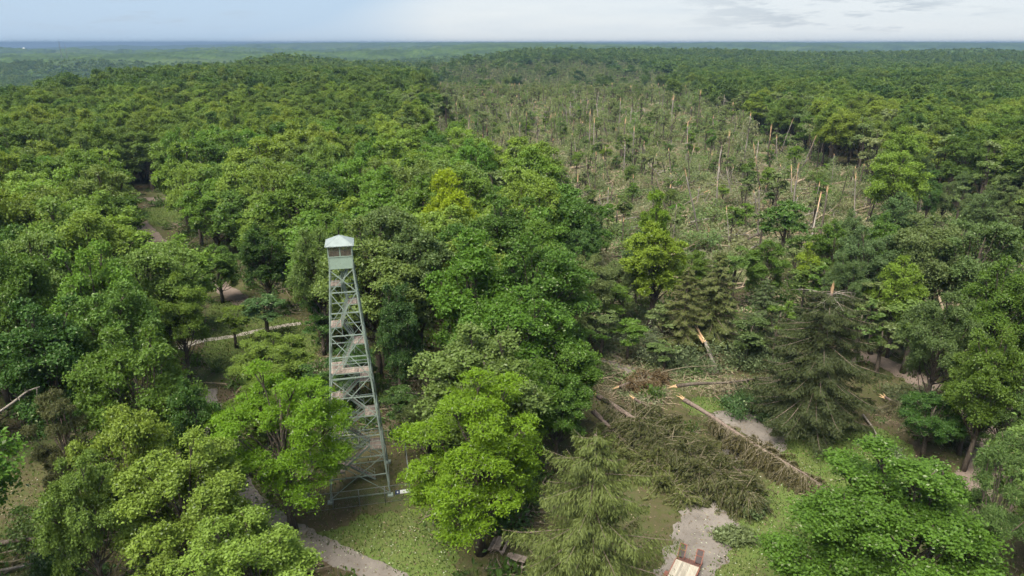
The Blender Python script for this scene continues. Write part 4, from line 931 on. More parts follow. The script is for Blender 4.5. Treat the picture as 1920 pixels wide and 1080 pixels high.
for i, a in enumerate([(1375, 1012, 95, 1.0, (.13, .17, .07), 'leafy grey-green branch lying on the lawn beside the gravel road'), (1415, 962, 55, .9, (.11, .15, .06), 'small leafy branch on the lawn near the fallen conifer tips'),
                       (1662, 852, 75, 1.2, (.13, .17, .085), 'pale leafy branch on the lawn right of the conifer tip'), (1745, 680, 150, 4.2, PAL, 'large grey-white leafy heap beyond the dirt road'),
                       (1205, 660, 140, 3.8, (.14, .18, .1), 'silvery green fallen crown beside the splintered stump'), (1290, 690, 150, 3.8, (.11, .15, .07), 'green fallen crown below the splintered stump'),
                       (1395, 690, 120, 3.4, (.1, .14, .06), 'fallen leafy crown left of the topless spruce'), (1390, 770, 120, 2.4, (.06, .11, .035), 'dark leafy branches under the bare fallen trunk'),
                       (1460, 790, 80, 2.2, (.06, .11, .035), 'dark leafy branches at the left foot of the topless spruce'), (1515, 815, 55, .9, (.05, .1, .03), 'low dark bush at the topless spruce trunk'),
                       (1700, 755, 110, 2.5, (.13, .16, .08), 'greyish leafy brush heap behind the topless spruce'), (90, 1000, 190, 1.3, (.07, .12, .03), 'leafy storm brush along the dark mossy trunk'),
                       (120, 1065, 150, 1.4, (.06, .11, .03), 'leafy brush at the bottom left beside the pale log'), (830, 780, 170, 2.4, (.085, .09, .045), 'brown-green brush heap behind the right bright feathery tree'),
                       (1150, 640, 130, 3.0, (.13, .165, .09), 'pale grey-green fallen crown left of the gravel clearing'), (1480, 610, 120, 3.5, (.085, .12, .05), 'tangled green fallen crown beyond the topless spruce'),
                       (1620, 620, 120, 3.5, (.105, .14, .07), 'tangled grey-green fallen crown right of the topless spruce'), (1340, 640, 110, 2.2, (.1, .13, .055), 'fallen leafy crown just behind the splintered stump')]):
    leafy_heap(*a, seed=900+i, n=int(1000+a[2]*14))

# ------------------------------------------------------------------ regions of the wood
def inpoly(P, X, Y):
    P = np.asarray(P)[:, :2]; c_ = np.zeros(np.shape(X), bool); j = len(P)-1
    for i in range(len(P)):
        xi, yi = P[i]; xj, yj = P[j]
        c_ ^= ((yi > Y) != (yj > Y)) & (X < (xj-xi)*(Y-yi)/(yj-yi+1e-12)+xi); j = i
    return c_
SWATH = [gp(*q) for q in [(1000, 440), (930, 385), (840, 325), (815, 250), (790, 200), (765, 165), (755, 140), (770, 125), (850, 113), (1000, 108), (1090, 118), (1180, 135), (1250, 160), (1330, 205), (1450, 255), (1530, 305), (1610, 350), (1700, 420), (1700, 480), (1560, 530), (1400, 550), (1250, 545), (1100, 490)]]
RAGZONE = [gp(*q) for q in [(1040, 450), (1250, 545), (1560, 530), (1700, 420), (1560, 320), (1620, 340), (1960, 460), (1960, 700), (1700, 650), (1560, 600), (1420, 620), (1250, 620), (1090, 610)]]
CLEAR = [[gp(*q) for q in pl] for pl in [[(1060, 640), (1250, 600), (1500, 610), (1600, 640), (1960, 700), (1960, 1000), (1700, 1200), (1200, 1250), (1000, 900), (1040, 720)],
         [(560, 800), (800, 790), (800, 1000), (900, 1250), (500, 1250), (380, 900), (380, 740), (450, 760)], [(215, 362), (345, 366), (350, 422), (268, 428), (225, 395)], [(385, 518), (450, 548), (560, 600), (585, 640), (500, 680), (345, 662), (350, 640), (405, 575)],
         [(0, 830), (110, 830), (200, 900), (150, 1200), (-200, 1200), (-100, 850)]]]
def in_view(x, y, m=3.0):
    q = np.stack([x, y, zg(x, y)+10], -1)-np.array([0, 0, CAMZ]); d = q @ FW
    return (d > 20) & (np.abs(q[..., 0]) < d*(0.75+m*.02)+8) & ((q @ UP) < d*.45) & ((q @ UP) > -d*.43-25)
def jgrid(r0, r1, sp, seed):
    rng = np.random.default_rng(seed); n = int(2*r1/sp)
    X, Y = np.meshgrid(np.arange(-r1, r1, sp), np.arange(0, r1, sp*.9)); X = X+((np.arange(len(Y)) % 2)*sp*.5)[:, None]
    X = (X+rng.uniform(-.34, .34, X.shape)*sp).ravel(); Y = (Y+rng.uniform(-.34, .34, Y.shape)*sp).ravel()
    r = np.hypot(X, Y); k = (r > r0) & (r < r1) & in_view(X, Y); return X[k], Y[k]
def road_free(x, y, m=2.0):
    ok = np.ones(len(x), bool)
    for P, w in ROADS:
        for p, ww in zip(P, w): ok &= np.hypot(x-p[0], y-p[1]) > ww/2+m
    return ok
def wobble(x, y): return (fbm(x/35, y/35, 77)-.5)*30+(fbm(x/150, y/150, 79)-.5)*100*ss(230, 600, np.hypot(x, y))
GREENS = [(.115, .2, .026), (.135, .22, .03), (.09, .17, .024), (.165, .245, .032), (.065, .13, .02), (.13, .195, .046), (.15, .23, .038), (.1, .195, .026)]
SOFT = inpoly(SWATH, np.zeros(1), np.zeros(1))
X, Y = jgrid(62, 420, 9.0, 1)
# break the edge of the storm path unevenly
wob = wobble(X, Y)
sw = inpoly(SWATH, X+wob, Y)
k = ~sw & road_free(X, Y)
for pl in CLEAR: k &= ~inpoly(pl, X, Y)
for (tx, ty_, tR) in TAKEN: k &= np.hypot(X-tx, Y-ty_) > .55*tR+2.2
X, Y = X[k], Y[k]; rag = inpoly(RAGZONE, X, Y); kk = ~(rag & (np.random.default_rng(2).random(len(X)) < .45)); X, Y, rag = X[kk], Y[kk], rag[kk]; r = np.hypot(X, Y); o_ = np.argsort(r); X, Y, rag, r = X[o_], Y[o_], rag[o_], r[o_]
SEEN = [(410, 540), (425, 548), (360, 642), (400, 635), (450, 628), (520, 612), (545, 608), (470, 570), (400, 795), (415, 815), (250, 375), (300, 395), (250, 362), (700, 900), (760, 950), (640, 900), (690, 985)]
SEENP = [gp(*q) for q in SEEN]
def hides(x, y, H, R):
    q = np.array([x, y, H*.56])-[0, 0, CAMZ]; d = q @ FW; cx, cy_ = 960+1280*q[0]/d, 540-1280*(q @ UP)/d; rx, ry = R/d*1280*.78, H*.40/d*1280
    return any(np.hypot(p[0], p[1]) > np.hypot(x, y)-R and ((px-cx)/rx)**2+((py-cy_)/ry)**2 < 1 for (px, py), p in zip(SEEN, SEENP))
NIND = 225; cnt = 0; STUFF_MID = []
edge = inpoly(SWATH, X+wobble(X, Y)-34, Y) | inpoly(SWATH, X+wobble(X, Y)+24, Y)
for x, y, g_, r_, e_ in zip(X, Y, rag, r, edge):
    left = pxof(x, y)[0] < 960
    H = random.uniform(18, 26)*(1.0 if not g_ else .70); R = random.uniform(5.6, 9.6)*(1 if not g_ else .52)
    if r_ < 260 and hides(x, y, H, R): continue
    if e_ and not g_ and random.random() < .62: STUFF_MID.append((x, y, H*1.15, R, 1)); continue
    if g_ and random.random() < .3:
        STUFF_MID.append((x, y, H, R, 1)); continue
    if cnt >= NIND: STUFF_MID.append((x, y, H, R, 0)); continue
    cnt += 1
    col_ = random.choice(GREENS); j = random.uniform(.85, 1.15); col_ = tuple(q*j for q in col_)
    if g_: col_ = random.choice([GG, (.085, .14, .045), (.07, .135, .03), (.1, .15, .05)])
    sh = random.choice(HERO) if r_ < 115 else random.choice(MID)
    zw = shade_word(col_)+' '+('tall' if H > 22 else ('low' if H < 18 else 'mid-sized'))+' '+('broad' if R > 7.2 else 'narrow')+' tree'
    if g_: lab, gr = 'battered '+zw+' '+zone_word(x, y, H), 'battered trees right of the storm path'
    elif left: lab, gr = 'unbroken '+zw+' '+zone_word(x, y, H), 'unbroken forest trees left of the storm path'
    else: lab, gr = 'unbroken '+zw+' '+zone_word(x, y, H), 'unbroken forest trees right of the storm path'
    place(BL, sh, (x, y), H, R, col_, lab, group=gr)
print('individual forest trees', cnt, 'rest', len(STUFF_MID))

# ------------------------------------------------------------------ masses: instanced on points
def stuff(name, templates, x, y, scl, rot, idx, label, dz=-.1):
    """templates: list of lists of (mesh, material); one object whose copies are scattered on its points"""
    tcol = bpy.data.collections.new(name+'_kit')
    for i, parts in enumerate(templates):
        mb_v, obs = [], []
        me = bpy.data.meshes.new('%s_%02d' % (name, i))
        # join the template's parts into one mesh with several material slots
        V, F, Mi, Va, n = [], [], [], [], 0
        for mi, (src, m_) in enumerate(parts):
            v = np.empty(len(src.vertices)*3, np.float32); src.vertices.foreach_get('co', v); V.append(v.reshape(-1, 3))
            src.calc_loop_triangles(); tr = np.empty(len(src.loop_triangles)*3, np.int32); src.loop_triangles.foreach_get('vertices', tr)
            pi = np.empty(len(src.loop_triangles), np.int32); src.loop_triangles.foreach_get('polygon_index', pi)
            va = np.full(len(src.polygons), .5, np.float32)
            if 'var' in src.attributes: src.attributes['var'].data.foreach_get('value', va)
            F.append(tr.reshape(-1, 3)+n); Mi.append(np.full(len(pi), mi, np.int32)); Va.append(va[pi]); n += len(src.vertices)
        me = mesh_from('%s_%02d' % (name, i), np.vstack(V), np.vstack(F), np.concatenate(Va))
        for _, m_ in parts: me.materials.append(m_)
        me.polygons.foreach_set('material_index', np.concatenate(Mi)); me.update()
        tcol.objects.link(bpy.data.objects.new('%s_%02d' % (name, i), me))
    pts = np.stack([x, y, zg(x, y)+dz], -1).astype(np.float32)
    me = bpy.data.meshes.new(name); me.vertices.add(len(pts)); me.vertices.foreach_set('co', pts.ravel())
    for nm, tp, val, key in (('scl', 'FLOAT_VECTOR', scl, 'vector'), ('rot', 'FLOAT_VECTOR', rot, 'vector'), ('idx', 'INT', idx, 'value')):
        a = me.attributes.new(nm, tp, 'POINT'); a.data.foreach_set(key, np.asarray(val, np.int32 if tp == 'INT' else np.float32).ravel())
    me.update(); o = obj(name, me)
    ng = bpy.data.node_groups.new(name+'_scatter', 'GeometryNodeTree')
    ng.interface.new_socket('Geometry', in_out='INPUT', socket_type='NodeSocketGeometry'); ng.interface.new_socket('Geometry', in_out='OUTPUT', socket_type='NodeSocketGeometry')
    gi = ng.nodes.new('NodeGroupInput'); go = ng.nodes.new('NodeGroupOutput'); ip = ng.nodes.new('GeometryNodeInstanceOnPoints'); ci = ng.nodes.new('GeometryNodeCollectionInfo')
    ci.inputs['Collection'].default_value = tcol; ci.inputs['Separate Children'].default_value = True; ci.inputs['Reset Children'].default_value = True
    ng.links.new(gi.outputs[0], ip.inputs['Points']); ng.links.new(ci.outputs[0], ip.inputs['Instance']); ip.inputs['Pick Instance'].default_value = True
    for nm, tp, sk in (('idx', 'INT', 'Instance Index'), ('rot', 'FLOAT_VECTOR', 'Rotation'), ('scl', 'FLOAT_VECTOR', 'Scale')):
        na_ = ng.nodes.new('GeometryNodeInputNamedAttribute'); na_.data_type = tp; na_.inputs['Name'].default_value = nm
        ng.links.new(next(s for s in na_.outputs if s.enabled and s.name == 'Attribute'), ip.inputs[sk])
    ng.links.new(ip.outputs[0], go.inputs[0]); md = o.modifiers.new('scatter', 'NODES'); md.node_group = ng
    tag(o, label, None, None, 'stuff'); return o
def zrot(n, rng): return np.stack([np.zeros(n), np.zeros(n), rng.uniform(0, 6.28, n)], -1)
M['forest'] = leaf_mat('forest_foliage', [(.07, .13, .022), (.115, .185, .028), (.165, .23, .032), (.05, .1, .02), (.125, .19, .036), (.155, .225, .032), (.08, .145, .028)], pale=0)
M['forest_dark'] = leaf_mat('far_forest_foliage', [(.05, .1, .022), (.075, .135, .026), (.1, .16, .03), (.038, .08, .02), (.085, .14, .032), (.115, .17, .03), (.06, .115, .028)], pale=0)  # forest greens darkened and dulled: haze and cloud shade put into the far colour
M['battered'] = leaf_mat('battered_foliage', [(.165, .21, .08), (.13, .19, .06), (.19, .22, .1), (.145, .195, .07), (.115, .19, .045)], pale=.03)
rng = np.random.default_rng(40)
q = np.array([s for s in STUFF_MID if s[4] == 0]); n = len(q)
stuff('forest', [[(c_, M['forest']), (t_, M['bark'])] for c_, t_ in MID], q[:, 0], q[:, 1], np.stack([q[:, 3]/6.2, q[:, 3]/6.2, q[:, 2]/20], -1), zrot(n, rng), rng.integers(0, 5, n), 'unbroken broadleaf forest on both sides of the storm path')
q = np.array([s for s in STUFF_MID if s[4] == 1]); n = len(q)
x, y = jgrid(120, 1300, 9.5, 9); r = np.hypot(x, y); k = inpoly(SWATH, x+wobble(x, y), y) & (rng.random(len(x)) < np.interp(r, [120, 250, 420, 700, 1300], [.12, .08, .25, .7, .9])); x, y = x[k], y[k]
n2_ = len(x); xx, yy = np.concatenate([q[:, 0], x]), np.concatenate([q[:, 1], y]); hh = np.concatenate([q[:, 2]*.8, rng.uniform(8, 17, n2_)]); n = len(xx)
stuff('battered_woods', [[(c_, M['battered']), (t_, M['bark'])] for c_, t_ in RAGGED], xx, yy, np.stack([hh/20*1.05, hh/20*1.05, hh/20], -1), zrot(n, rng), rng.integers(0, 4, n), 'half-stripped trees left standing in the storm path')
# far forest
def far(name, r0, r1, sp, seed, kit, Hr, Rr, label, keep=None):
    rng = np.random.default_rng(seed); x, y = jgrid(r0, r1, sp, seed); r = np.hypot(x, y); s_ = inpoly(SWATH, x+wobble(x, y), y)
    k = ~s_ | (rng.random(len(x)) < np.interp(r, [480, 950, 1300, 1500], [0, .02, .08, .4])); x, y = x[k], y[k]; n = len(x); H = rng.uniform(*Hr, n); R = rng.uniform(*Rr, n)
    stuff(name, kit, x, y, np.stack([R/6.4, R/6.4, H/20], -1), zrot(n, rng), rng.integers(0, len(kit), n), label); return n
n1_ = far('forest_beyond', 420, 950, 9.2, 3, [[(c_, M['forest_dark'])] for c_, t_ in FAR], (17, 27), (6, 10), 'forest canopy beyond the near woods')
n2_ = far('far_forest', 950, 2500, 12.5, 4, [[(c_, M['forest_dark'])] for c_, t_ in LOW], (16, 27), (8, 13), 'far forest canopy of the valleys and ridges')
print('far', n1_, n2_)

# storm path: snapped trunks, fallen trees, small survivors, brush
def in_swath(x, y): return inpoly(SWATH, x+wobble(x, y), y)
x, y = jgrid(110, 1300, 7.2, 15); k = (in_swath(x, y) | (inpoly(RAGZONE, x, y) & (RNG.random(len(x)) < .22))) & (RNG.random(len(x)) < np.interp(np.hypot(x, y), [150, 400, 900], [.5, .42, .3])); x, y = x[k], y[k]; o_ = np.argsort(np.hypot(x, y)); x, y = x[o_], y[o_]
NS = 260
for a, b in zip(x[:NS], y[:NS]):
    k = random.choice([0, 0, 1, 1, 2, 3, 3, 4, 5]); Hs = random.choice([3, 4, 6, 8, 10, 13, 16]); put_snag('broken_tree', k, a, b, Hs, ('stubby' if Hs < 5 else ('short' if Hs < 8 else ('mid-height' if Hs < 11 else 'tall')))+' '+['bare', 'split thick', 'limbed', 'thin', 'tufted', 'crooked'][k]+' snapped trunk, '+path_word(a, b), 'snapped trunks in the storm path', r=random.uniform(.55, 1.0), lean=(random.gauss(0, .1 if random.random() < .6 else .4), random.gauss(0, .1 if random.random() < .6 else .4)))
x, y = x[NS:], y[NS:]; n = len(x); f = rng.uniform(.4, 1.5, n); w_ = rng.uniform(.9, 1.5, n)
kit = [[(s_[0], M['bark'] if i % 2 else M['bark_pale']), (s_[1], M['splinter_old'] if i % 3 else M['splinter'])]+([(s_[2], M['battered'])] if s_[2] else []) for i, s_ in enumerate(SNAG)]
if n: stuff('far_snapped_trunks', kit, x, y, np.stack([w_, w_, f], -1), zrot(n, rng)+rng.normal(size=(n, 3))*[.12, .12, 0], rng.choice([0, 2, 3, 4, 4, 5, 5, 4], n), 'far snapped trunks of the storm path')
x, y = jgrid(110, 900, 7.6, 17); k = (in_swath(x, y) | (inpoly(RAGZONE, x, y) & (RNG.random(len(x)) < .3))) & (RNG.random(len(x)) < .8); x, y = x[k], y[k]; o_ = np.argsort(np.hypot(x, y)); x, y = x[o_], y[o_]
NL = 240
for a, b in zip(x[:NL], y[:NL]): kl, sl_ = random.randrange(5), random.uniform(.6, 1.2); put_log(kl, a, b, sl_, random.gauss(.45, .35)+(math.pi if random.random() < .25 else 0), ('long' if sl_ > .9 else 'short')+' '+['very leafy', 'leafy', 'thinly leaved', 'bare', 'leafy-topped'][kl]+' fallen tree, '+path_word(a, b), 'fallen trees in the storm path', random.uniform(-.12, .02))
x, y = x[NL:], y[NL:]; n = len(x)
kit = [[(s_[0], M['bark_straw'] if i % 2 else M['bark_pale']), (s_[1], M['splinter']), (s_[2], M['battered'])] for i, s_ in enumerate(LOGS)]
s_ = rng.uniform(.6, 1.15, n)
if n: stuff('far_fallen_trees', kit, x, y, np.stack([s_, s_, s_], -1), np.stack([0*s_, 0*s_, rng.normal(.55, .6, n)], -1), rng.integers(0, 5, n), 'far fallen trees of the storm path')
x, y = jgrid(130, 620, 15, 19); k = in_swath(x, y) & (RNG.random(len(x)) < .6); x, y = x[k], y[k]
for a, b in list(zip(x, y))[:120]:
    H = random.uniform(5, 13); yc = random.choice([(.085, .16, .02), (.12, .2, .025), (.07, .125, .025), (.1, .155, .035)]); t = place('young_tree', random.choice(YOUNG), (a, b), H, random.uniform(1.5, 2.6)*(.6+H/16), yc, ('tiny' if H < 7 else ('small' if H < 10 else 'slender'))+' '+shade_word(yc)+' tree left standing, '+path_word(a, b), group='small survivors in the storm path', R0=4.6)
M['brush'] = leaf_mat('storm_brush_leaves', [(.15, .185, .09), (.125, .175, .065), (.19, .205, .125), (.19, .175, .105), (.11, .175, .05), (.25, .2, .135)], pale=.06)
kit = [[(a, M['brush']), (b, M['bark_straw'])] for a, b in BRUSH]
x, y = jgrid(100, 420, 2.9, 21); k = (in_swath(x, y) | (inpoly(RAGZONE, x, y) & (RNG.random(len(x)) < .7))) & (RNG.random(len(x)) < .45+.9*(fbm(x/14, y/14, 91))); x, y = x[k], y[k]
DEBRIS = [[gp(*q) for q in pl] for pl in [[(1070, 640), (1250, 590), (1500, 610), (1470, 770), (1400, 745), (1300, 730), (1230, 760), (1130, 735)], [(1560, 600), (1700, 630), (1960, 690), (1960, 770), (1790, 700), (1680, 665), (1600, 650)], [(1640, 770), (1720, 740), (1800, 800), (1740, 840), (1660, 830)], [(740, 700), (900, 700), (900, 830), (760, 800)]]]
xd, yd = jgrid(60, 130, 1.9, 29); kd = np.zeros(len(xd), bool)
for pl in DEBRIS: kd |= inpoly(pl, xd, yd)
kd &= RNG.random(len(xd)) < .6; x, y = np.concatenate([x, xd[kd]]), np.concatenate([y, yd[kd]])
x2, y2 = jgrid(420, 1350, 6.5, 22); k = in_swath(x2, y2); x2, y2 = x2[k], y2[k]
x, y, big = np.concatenate([x, x2]), np.concatenate([y, y2]), np.concatenate([np.ones(len(x)), np.full(len(x2), 2.1)]); big[len(big)-len(x2)-int(kd.sum()):len(big)-len(x2)] = .62
n = len(x); s_ = (.6+1.5*rng.random(n)**2)*big
stuff('storm_brush', kit, x, y, np.stack([s_, s_, s_*.9], -1), zrot(n, rng), rng.integers(0, 4, n), 'tangle of torn branches and leaves covering the storm path'); print('brush', n)
# understorey under the near woods
M['under'] = leaf_mat('undergrowth_leaves', [(.05, .1, .02), (.075, .13, .025), (.06, .115, .03), (.09, .14, .03)])
x, y = jgrid(45, 260, 3.3, 23); k = road_free(x, y, 1.6) & ~in_swath(x, y) & (RNG.random(len(x)) < .62)
for P_ in LAWNS: k &= ~inpoly(P_, x, y)
for pl in (CLEAR[0], CLEAR[4]): k &= ~(inpoly(pl, x, y) & (RNG.random(len(x)) < .86))
tl = (np.abs((x-TC[0])*te[0]+(y-TC[1])*te[1]) < 7.5) & (np.abs((x-TC[0])*tn[0]+(y-TC[1])*tn[1]) < 8); k &= ~tl
x, y = x[k], y[k]; n = len(x); s_ = rng.uniform(.5, 1.5, n)
stuff('undergrowth', [[(a, M['under']), (b, M['twig'])] for a, b in BRUSH], x, y, np.stack([s_, s_, s_*1.5], -1), zrot(n, rng), rng.integers(0, 4, n), 'green undergrowth under the park trees'); print('under', n)
# grass tufts and torn leaves on the lawns
def road_free2(P):
    ok = np.ones(len(P), bool)
    for Q, w in ROADS:
        for p, ww in zip(Q, w): ok &= np.hypot(P[:, 0]-p[0], P[:, 1]-p[1]) > ww/2*.78
    return ok & (fbm(P[:, 0]/3, P[:, 1]/3, 61) > .42)
def scatter_mesh(name, n, hgt, wid, m, color_var, label, flat=False, polys=None, seed=1):
    rng = np.random.default_rng(seed); P = []
    for L_ in polys:
        lo, hi = L_.min(0), L_.max(0); k_ = int(n*(hi-lo).prod()/sum((q.max(0)-q.min(0)).prod() for q in polys)); c_ = rng.uniform(lo, hi, (k_, 2)); P.append(c_[inpoly(L_, c_[:, 0], c_[:, 1])])
    P = np.vstack(P); P = P[road_free2(P)] if name == 'weeds' else P; n = len(P); P = np.concatenate([P, np.full((n, 1), .06 if flat else hgt*.4)], 1)
    T = rdir(n, rng)*[1, 1, .1] if flat else rdir(n, rng)*[.6, .6, 0]+[0, 0, 1]; N = np.tile([0, 0, 1.0], (n, 1))+rdir(n, rng)*.4 if flat else rdir(n, rng)*[1, 1, .1]
    l = rng.uniform(.6, 1.4, n); o = obj(name, kites(P, T, N, hgt*l, wid*l, rng.uniform(*color_var, n), name), m); tag(o, label, None, None, 'stuff')
M['blade'] = leaf_mat('grass_blades', [(.075, .108, .026), (.075, .108, .026)], transl=.25, pale=0)
M['litter'] = leaf_mat('torn_leaves', [(.2, .22, .11), (.2, .22, .11)], transl=.1, pale=.3, palecol=(.34, .36, .27))
scatter_mesh('grass', 42000, .26, .10, M['blade'], (.1, .85), 'short lawn grass', polys=LAWNS, seed=4)
tw_px = [np.array([gp(*q)[:2] for q in pl]) for pl in ([(1250, 1100), (1320, 940), (1440, 860), (1700, 840), (1660, 1050), (1560, 1100)], [(0, 900), (150, 900), (200, 1090), (0, 1090)], [(560, 1000), (840, 960), (840, 1080), (620, 1090)])]
scatter_mesh('torn_leaves', 3000, .17, .11, M['litter'], (.1, 1.0), 'torn leaves strewn over lawn and road', True, tw_px, 6)

NEAR = [np.array([gp(*q)[:2] for q in [(-250, 560), (2150, 560), (2400, 1150), (-500, 1150)]])]
M['weed'] = leaf_mat('weeds_and_grass', [(.075, .105, .025), (.075, .105, .025)], transl=.2, pale=0)
M['dead'] = leaf_mat('dead_leaves', [(.11, .08, .05), (.11, .08, .05)], transl=.05, pale=.06, palecol=(.3, .24, .16))
scatter_mesh('weeds', 60000, .34, .13, M['weed'], (.05, .9), 'weeds and rough grass on the park ground', polys=NEAR, seed=14)
scatter_mesh('leaf_litter', 45000, .22, .14, M['dead'], (.05, 1.0), 'dead leaves and twigs on the park ground', True, NEAR, 15)

# ------------------------------------------------------------------ small man-made things
A_, B_ = gp(1266.7, 1047.8, .85), gp(1312, 1064.4, .85); wd = unit(B_-A_); ax = np.array([-wd[1], wd[0], 0]); Wt = np.linalg.norm(B_-A_)
if ax[1] < 0: ax = -ax
c0 = (A_+B_)/2*[1, 1, 0]; tr = tag(empty('flatbed_trailer', c0), 'flatbed trailer with pale deck and rusty folding ramps on the gravel road', 'trailer')
def TP(u, v, z): return wd*u+ax*v+np.array([0, 0, z])
def tpart(name, mb, m, parent=tr, smooth=False): return obj(name, mb.mesh(name, smooth), m, parent)
b = MB()
for u in (-Wt/2, Wt/2): b.bar(TP(u, .05, .72), TP(u, -6.2, .72), .1, .2)
for v in (0, -1.5, -3, -4.5, -6.1): b.bar(TP(-Wt/2, v, .68), TP(Wt/2, v, .68), .1, .12)
b.bar(TP(-.5, -6.2, .68), TP(0, -7.6, .62), .1, .12); b.bar(TP(.5, -6.2, .68), TP(0, -7.6, .62), .1, .12); fr = tpart('frame', b, M['rust'])
n = 11
for i in range(n):
    b = MB(); u = -Wt/2+.06+(i+.5)*(Wt-.12)/n; b.bar(TP(u, -.02, .855), TP(u, -6.15, .855), (Wt-.12)/n-.012, .05); tpart('deck_board', b, M['deck'])
b = MB(); b.add([TP(-Wt/2+.08, .0, .82), TP(Wt/2-.08, .0, .82), TP(Wt/2-.08, 1.15, .42), TP(-Wt/2+.08, 1.15, .42), TP(-Wt/2+.08, .0, .76), TP(Wt/2-.08, .0, .76), TP(Wt/2-.08, 1.15, .36), TP(-Wt/2+.08, 1.15, .36)], [[0, 1, 2, 3], [7, 6, 5, 4], [0, 4, 5, 1], [2, 6, 7, 3], [1, 5, 6, 2], [3, 7, 4, 0]]); bt = tpart('beavertail', b, M['dark'])
for q in range(5):
    b = MB(); v = .1+q*.24; b.bar(TP(-Wt/2+.1, v, .84-.35*v), TP(Wt/2-.1, v, .84-.35*v), .03, .03); tpart('cross_bar', b, M['rust'], bt)
for u in (-Wt/2+.04, Wt/2-.04): b = MB(); b.bar(TP(u, 0, .82), TP(u, 1.2, .40), .07, .16); tpart('side_rail', b, M['rust'], bt)
for s_ in (-1, 1):
    u0, u1 = (s_*Wt*.49, s_*Wt*.22)
    def RP(u, k): return TP(u, .55+k*.75, .72+k*1.05)
    b = MB(); b.bar(RP(u0, 0), RP(u0, 1), .07, .07); b.bar(RP(u1, 0), RP(u1, 1), .07, .07); b.bar(RP(u0, 1), RP(u1, 1), .07, .07); b.bar(RP(u0, .55), RP(u1, .55), .06, .06); rp = tpart('ramp', b, M['rust'])
    b = MB(); lo, hi = min(u0, u1)+.05, max(u0, u1)-.05; b.add([RP(lo, .05), RP(hi, .05), RP(hi, .97), RP(lo, .97), RP(lo, .05)+[0, .02, 0], RP(hi, .05)+[0, .02, 0], RP(hi, .97)+[0, .02, 0], RP(lo, .97)+[0, .02, 0]], [[0, 1, 2, 3], [7, 6, 5, 4]]); tpart('ramp_mesh', b, M['dark'], rp)
    for v in (-2.6, -3.5):
        th = np.linspace(0, 2*math.pi, 17); w = MB(); w.tube([TP(s_*(Wt/2+.1), v, .38), TP(s_*(Wt/2+.34), v, .38)], .38, 16); wh = tpart('wheel', w, M['tyre'], smooth=False)
        w = MB(); w.tube([TP(s_*(Wt/2+.335), v, .38), TP(s_*(Wt/2+.36), v, .38)], .2, 12); tpart('rim', w, M['galv'], wh)
    b = MB(); b.bar(TP(s_*(Wt/2+.22), -1.95, .83), TP(s_*(Wt/2+.22), -4.15, .83), .3, .04); tpart('fender', b, M['rust'])
def picnic(px, py, rz, label, z=0.0, s=1.0):
    p = gp(px, py, .75); t = tag(empty('picnic_table', (p[0], p[1], float(zg(p[0], p[1]))), rz, (s, s, s)), label, 'picnic table')
    for i in range(5): b = MB(); b.box((0, -.3+i*.15, .75), (1.9, .14, .045)); obj('tabletop_board', b.mesh('tabletop_board'), M['plank'], t)
    for y_ in (-.68, .68):
        for i in range(2): b = MB(); b.box((0, y_+(i-.5)*.15, .45), (1.9, .14, .045)); obj('bench_board', b.mesh('bench_board'), M['plank'], t)
    for x_ in (-.7, .7):
        for s_ in (-1, 1): b = MB(); b.bar((x_, s_*.62, 0), (x_, s_*.18, .72), .05, .1); obj('leg', b.mesh('leg'), M['plank'], t)
        b = MB(); b.bar((x_+.05, -.75, .40), (x_+.05, .75, .40), .045, .09); obj('bench_support', b.mesh('bench_support'), M['plank'], t)
    return t
picnic(935, 1018, 1.25, 'dark weathered picnic table between the feathery tree and the drooping conifer')
picnic(968, 1046, -.35, 'grey-brown picnic table half hidden by the drooping conifer at the bottom')
picnic(250, 362, .2, 'small far picnic table at the loop of the park road')
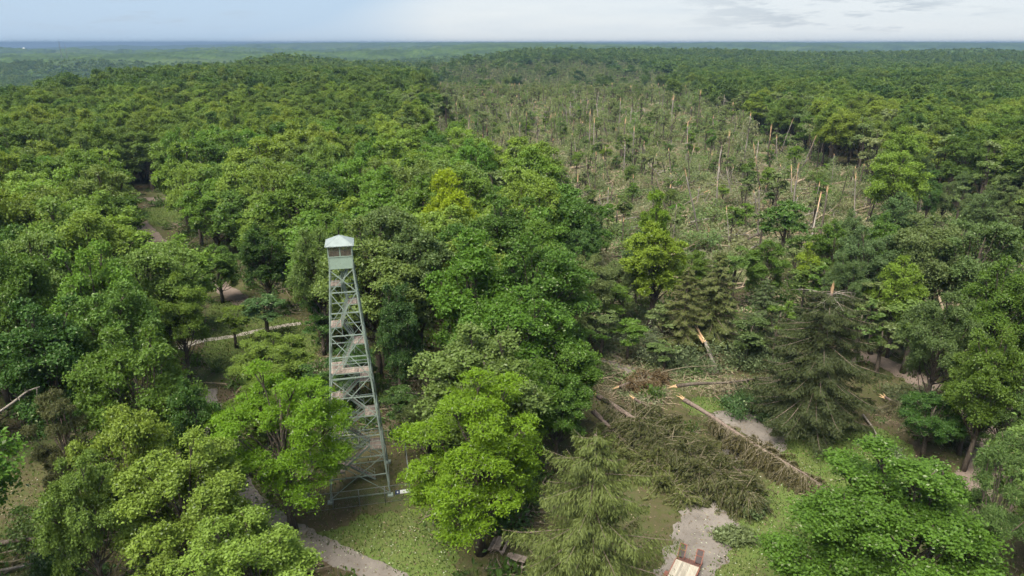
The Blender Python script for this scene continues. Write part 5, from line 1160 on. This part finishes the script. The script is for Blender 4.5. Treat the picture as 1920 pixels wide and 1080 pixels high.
# far landmarks above the left skyline
wp = gp(43, 99, 0)
dd = np.arange(2300.0, 6500.0, 50.0); ang = (zg((43-960)/1359*dd, dd)+30-CAMZ)/dd; clear_ = ang >= np.maximum.accumulate(ang)-1e-9; D_ = float(dd[np.nonzero(clear_)[0][-1]]); x_ = (43-960)/1359*D_; z_ = float(zg(x_, D_)); wk = (CAMZ-(89-80)/1359*D_-z_)/59.0; print('water tower', D_, z_, wk)
wt = tag(empty('water_tower', (x_, D_, z_), 0, (1.0, 1.0, wk)), 'slim white water tower far off on the left skyline', 'water tower')
b = MB(); b.tube([(0, 0, 0), (0, 0, 30), (0, 0, 38), (0, 0, 44)], [3.6, 3.0, 3.2, 5.0], 16); obj('shaft', b.mesh('shaft', True), M['white'], wt)
b = MB(); b.tube([(0, 0, 44), (0, 0, 48), (0, 0, 55), (0, 0, 59)], [5.0, 6.4, 6.4, 3.5], 16); obj('tank', b.mesh('tank', True), M['white'], wt)
for px, ztop, lab in ((111, 57.0, 'taller thin radio mast on the left skyline'), (121, 45.0, 'shorter thin radio mast on the left skyline')):
    D_ = 2300.0; x_ = (px-960)/1359*D_; z_ = float(zg(x_, D_)); hgt = ztop-8-z_
    rm = tag(empty('radio_mast', (x_, D_, z_)), lab, 'radio mast'); b = MB()
    for k in range(3): a = k*2.094; b.bar((.7*math.cos(a), .7*math.sin(a), 0), (.5*math.cos(a), .5*math.sin(a), hgt), .5)
    for q in range(int(hgt/8)):
        for k in range(3): a = k*2.094; e = a+2.094; b.bar((.6*math.cos(a), .6*math.sin(a), q*8), (.6*math.cos(e), .6*math.sin(e), q*8+8), .15)
    obj('lattice', b.mesh('lattice'), M['galv'], rm); b = MB(); b.tube([(0, 0, hgt), (0, 0, hgt+8)], .3, 5); obj('antenna', b.mesh('antenna'), M['galv'], rm)

# ------------------------------------------------------------------ air
lo, hi = HILLZ[0]-3, 60.0
gz = float(zg(*np.meshgrid(np.linspace(-2600, 2600, 120), np.linspace(-2600, 2600, 120))).min()); lo = min(lo, gz-3)
mb = MB(); mb.box((0, 0, (lo+hi)/2), (37000, 37000, hi-lo))
m, nt = mat('haze_air')
pv = nd(nt, 'ShaderNodeVolumePrincipled', {'Color': (.165, .255, .39, 1), 'Density': 0.00014, 'Anisotropy': 0.0}); pv.inputs['Density Attribute'].default_value = ''; pv.inputs['Color Attribute'].default_value = ''; pv.inputs['Temperature Attribute'].default_value = ''
oo = nd(nt, 'ShaderNodeOutputMaterial'); nt.links.new(pv.outputs[0], oo.inputs['Volume'])
try: m.cycles.homogeneous_volume = True
except Exception: pass
tag(obj('haze', mb.mesh('haze'), m), kind='stuff')
print('objects', len(S.objects))
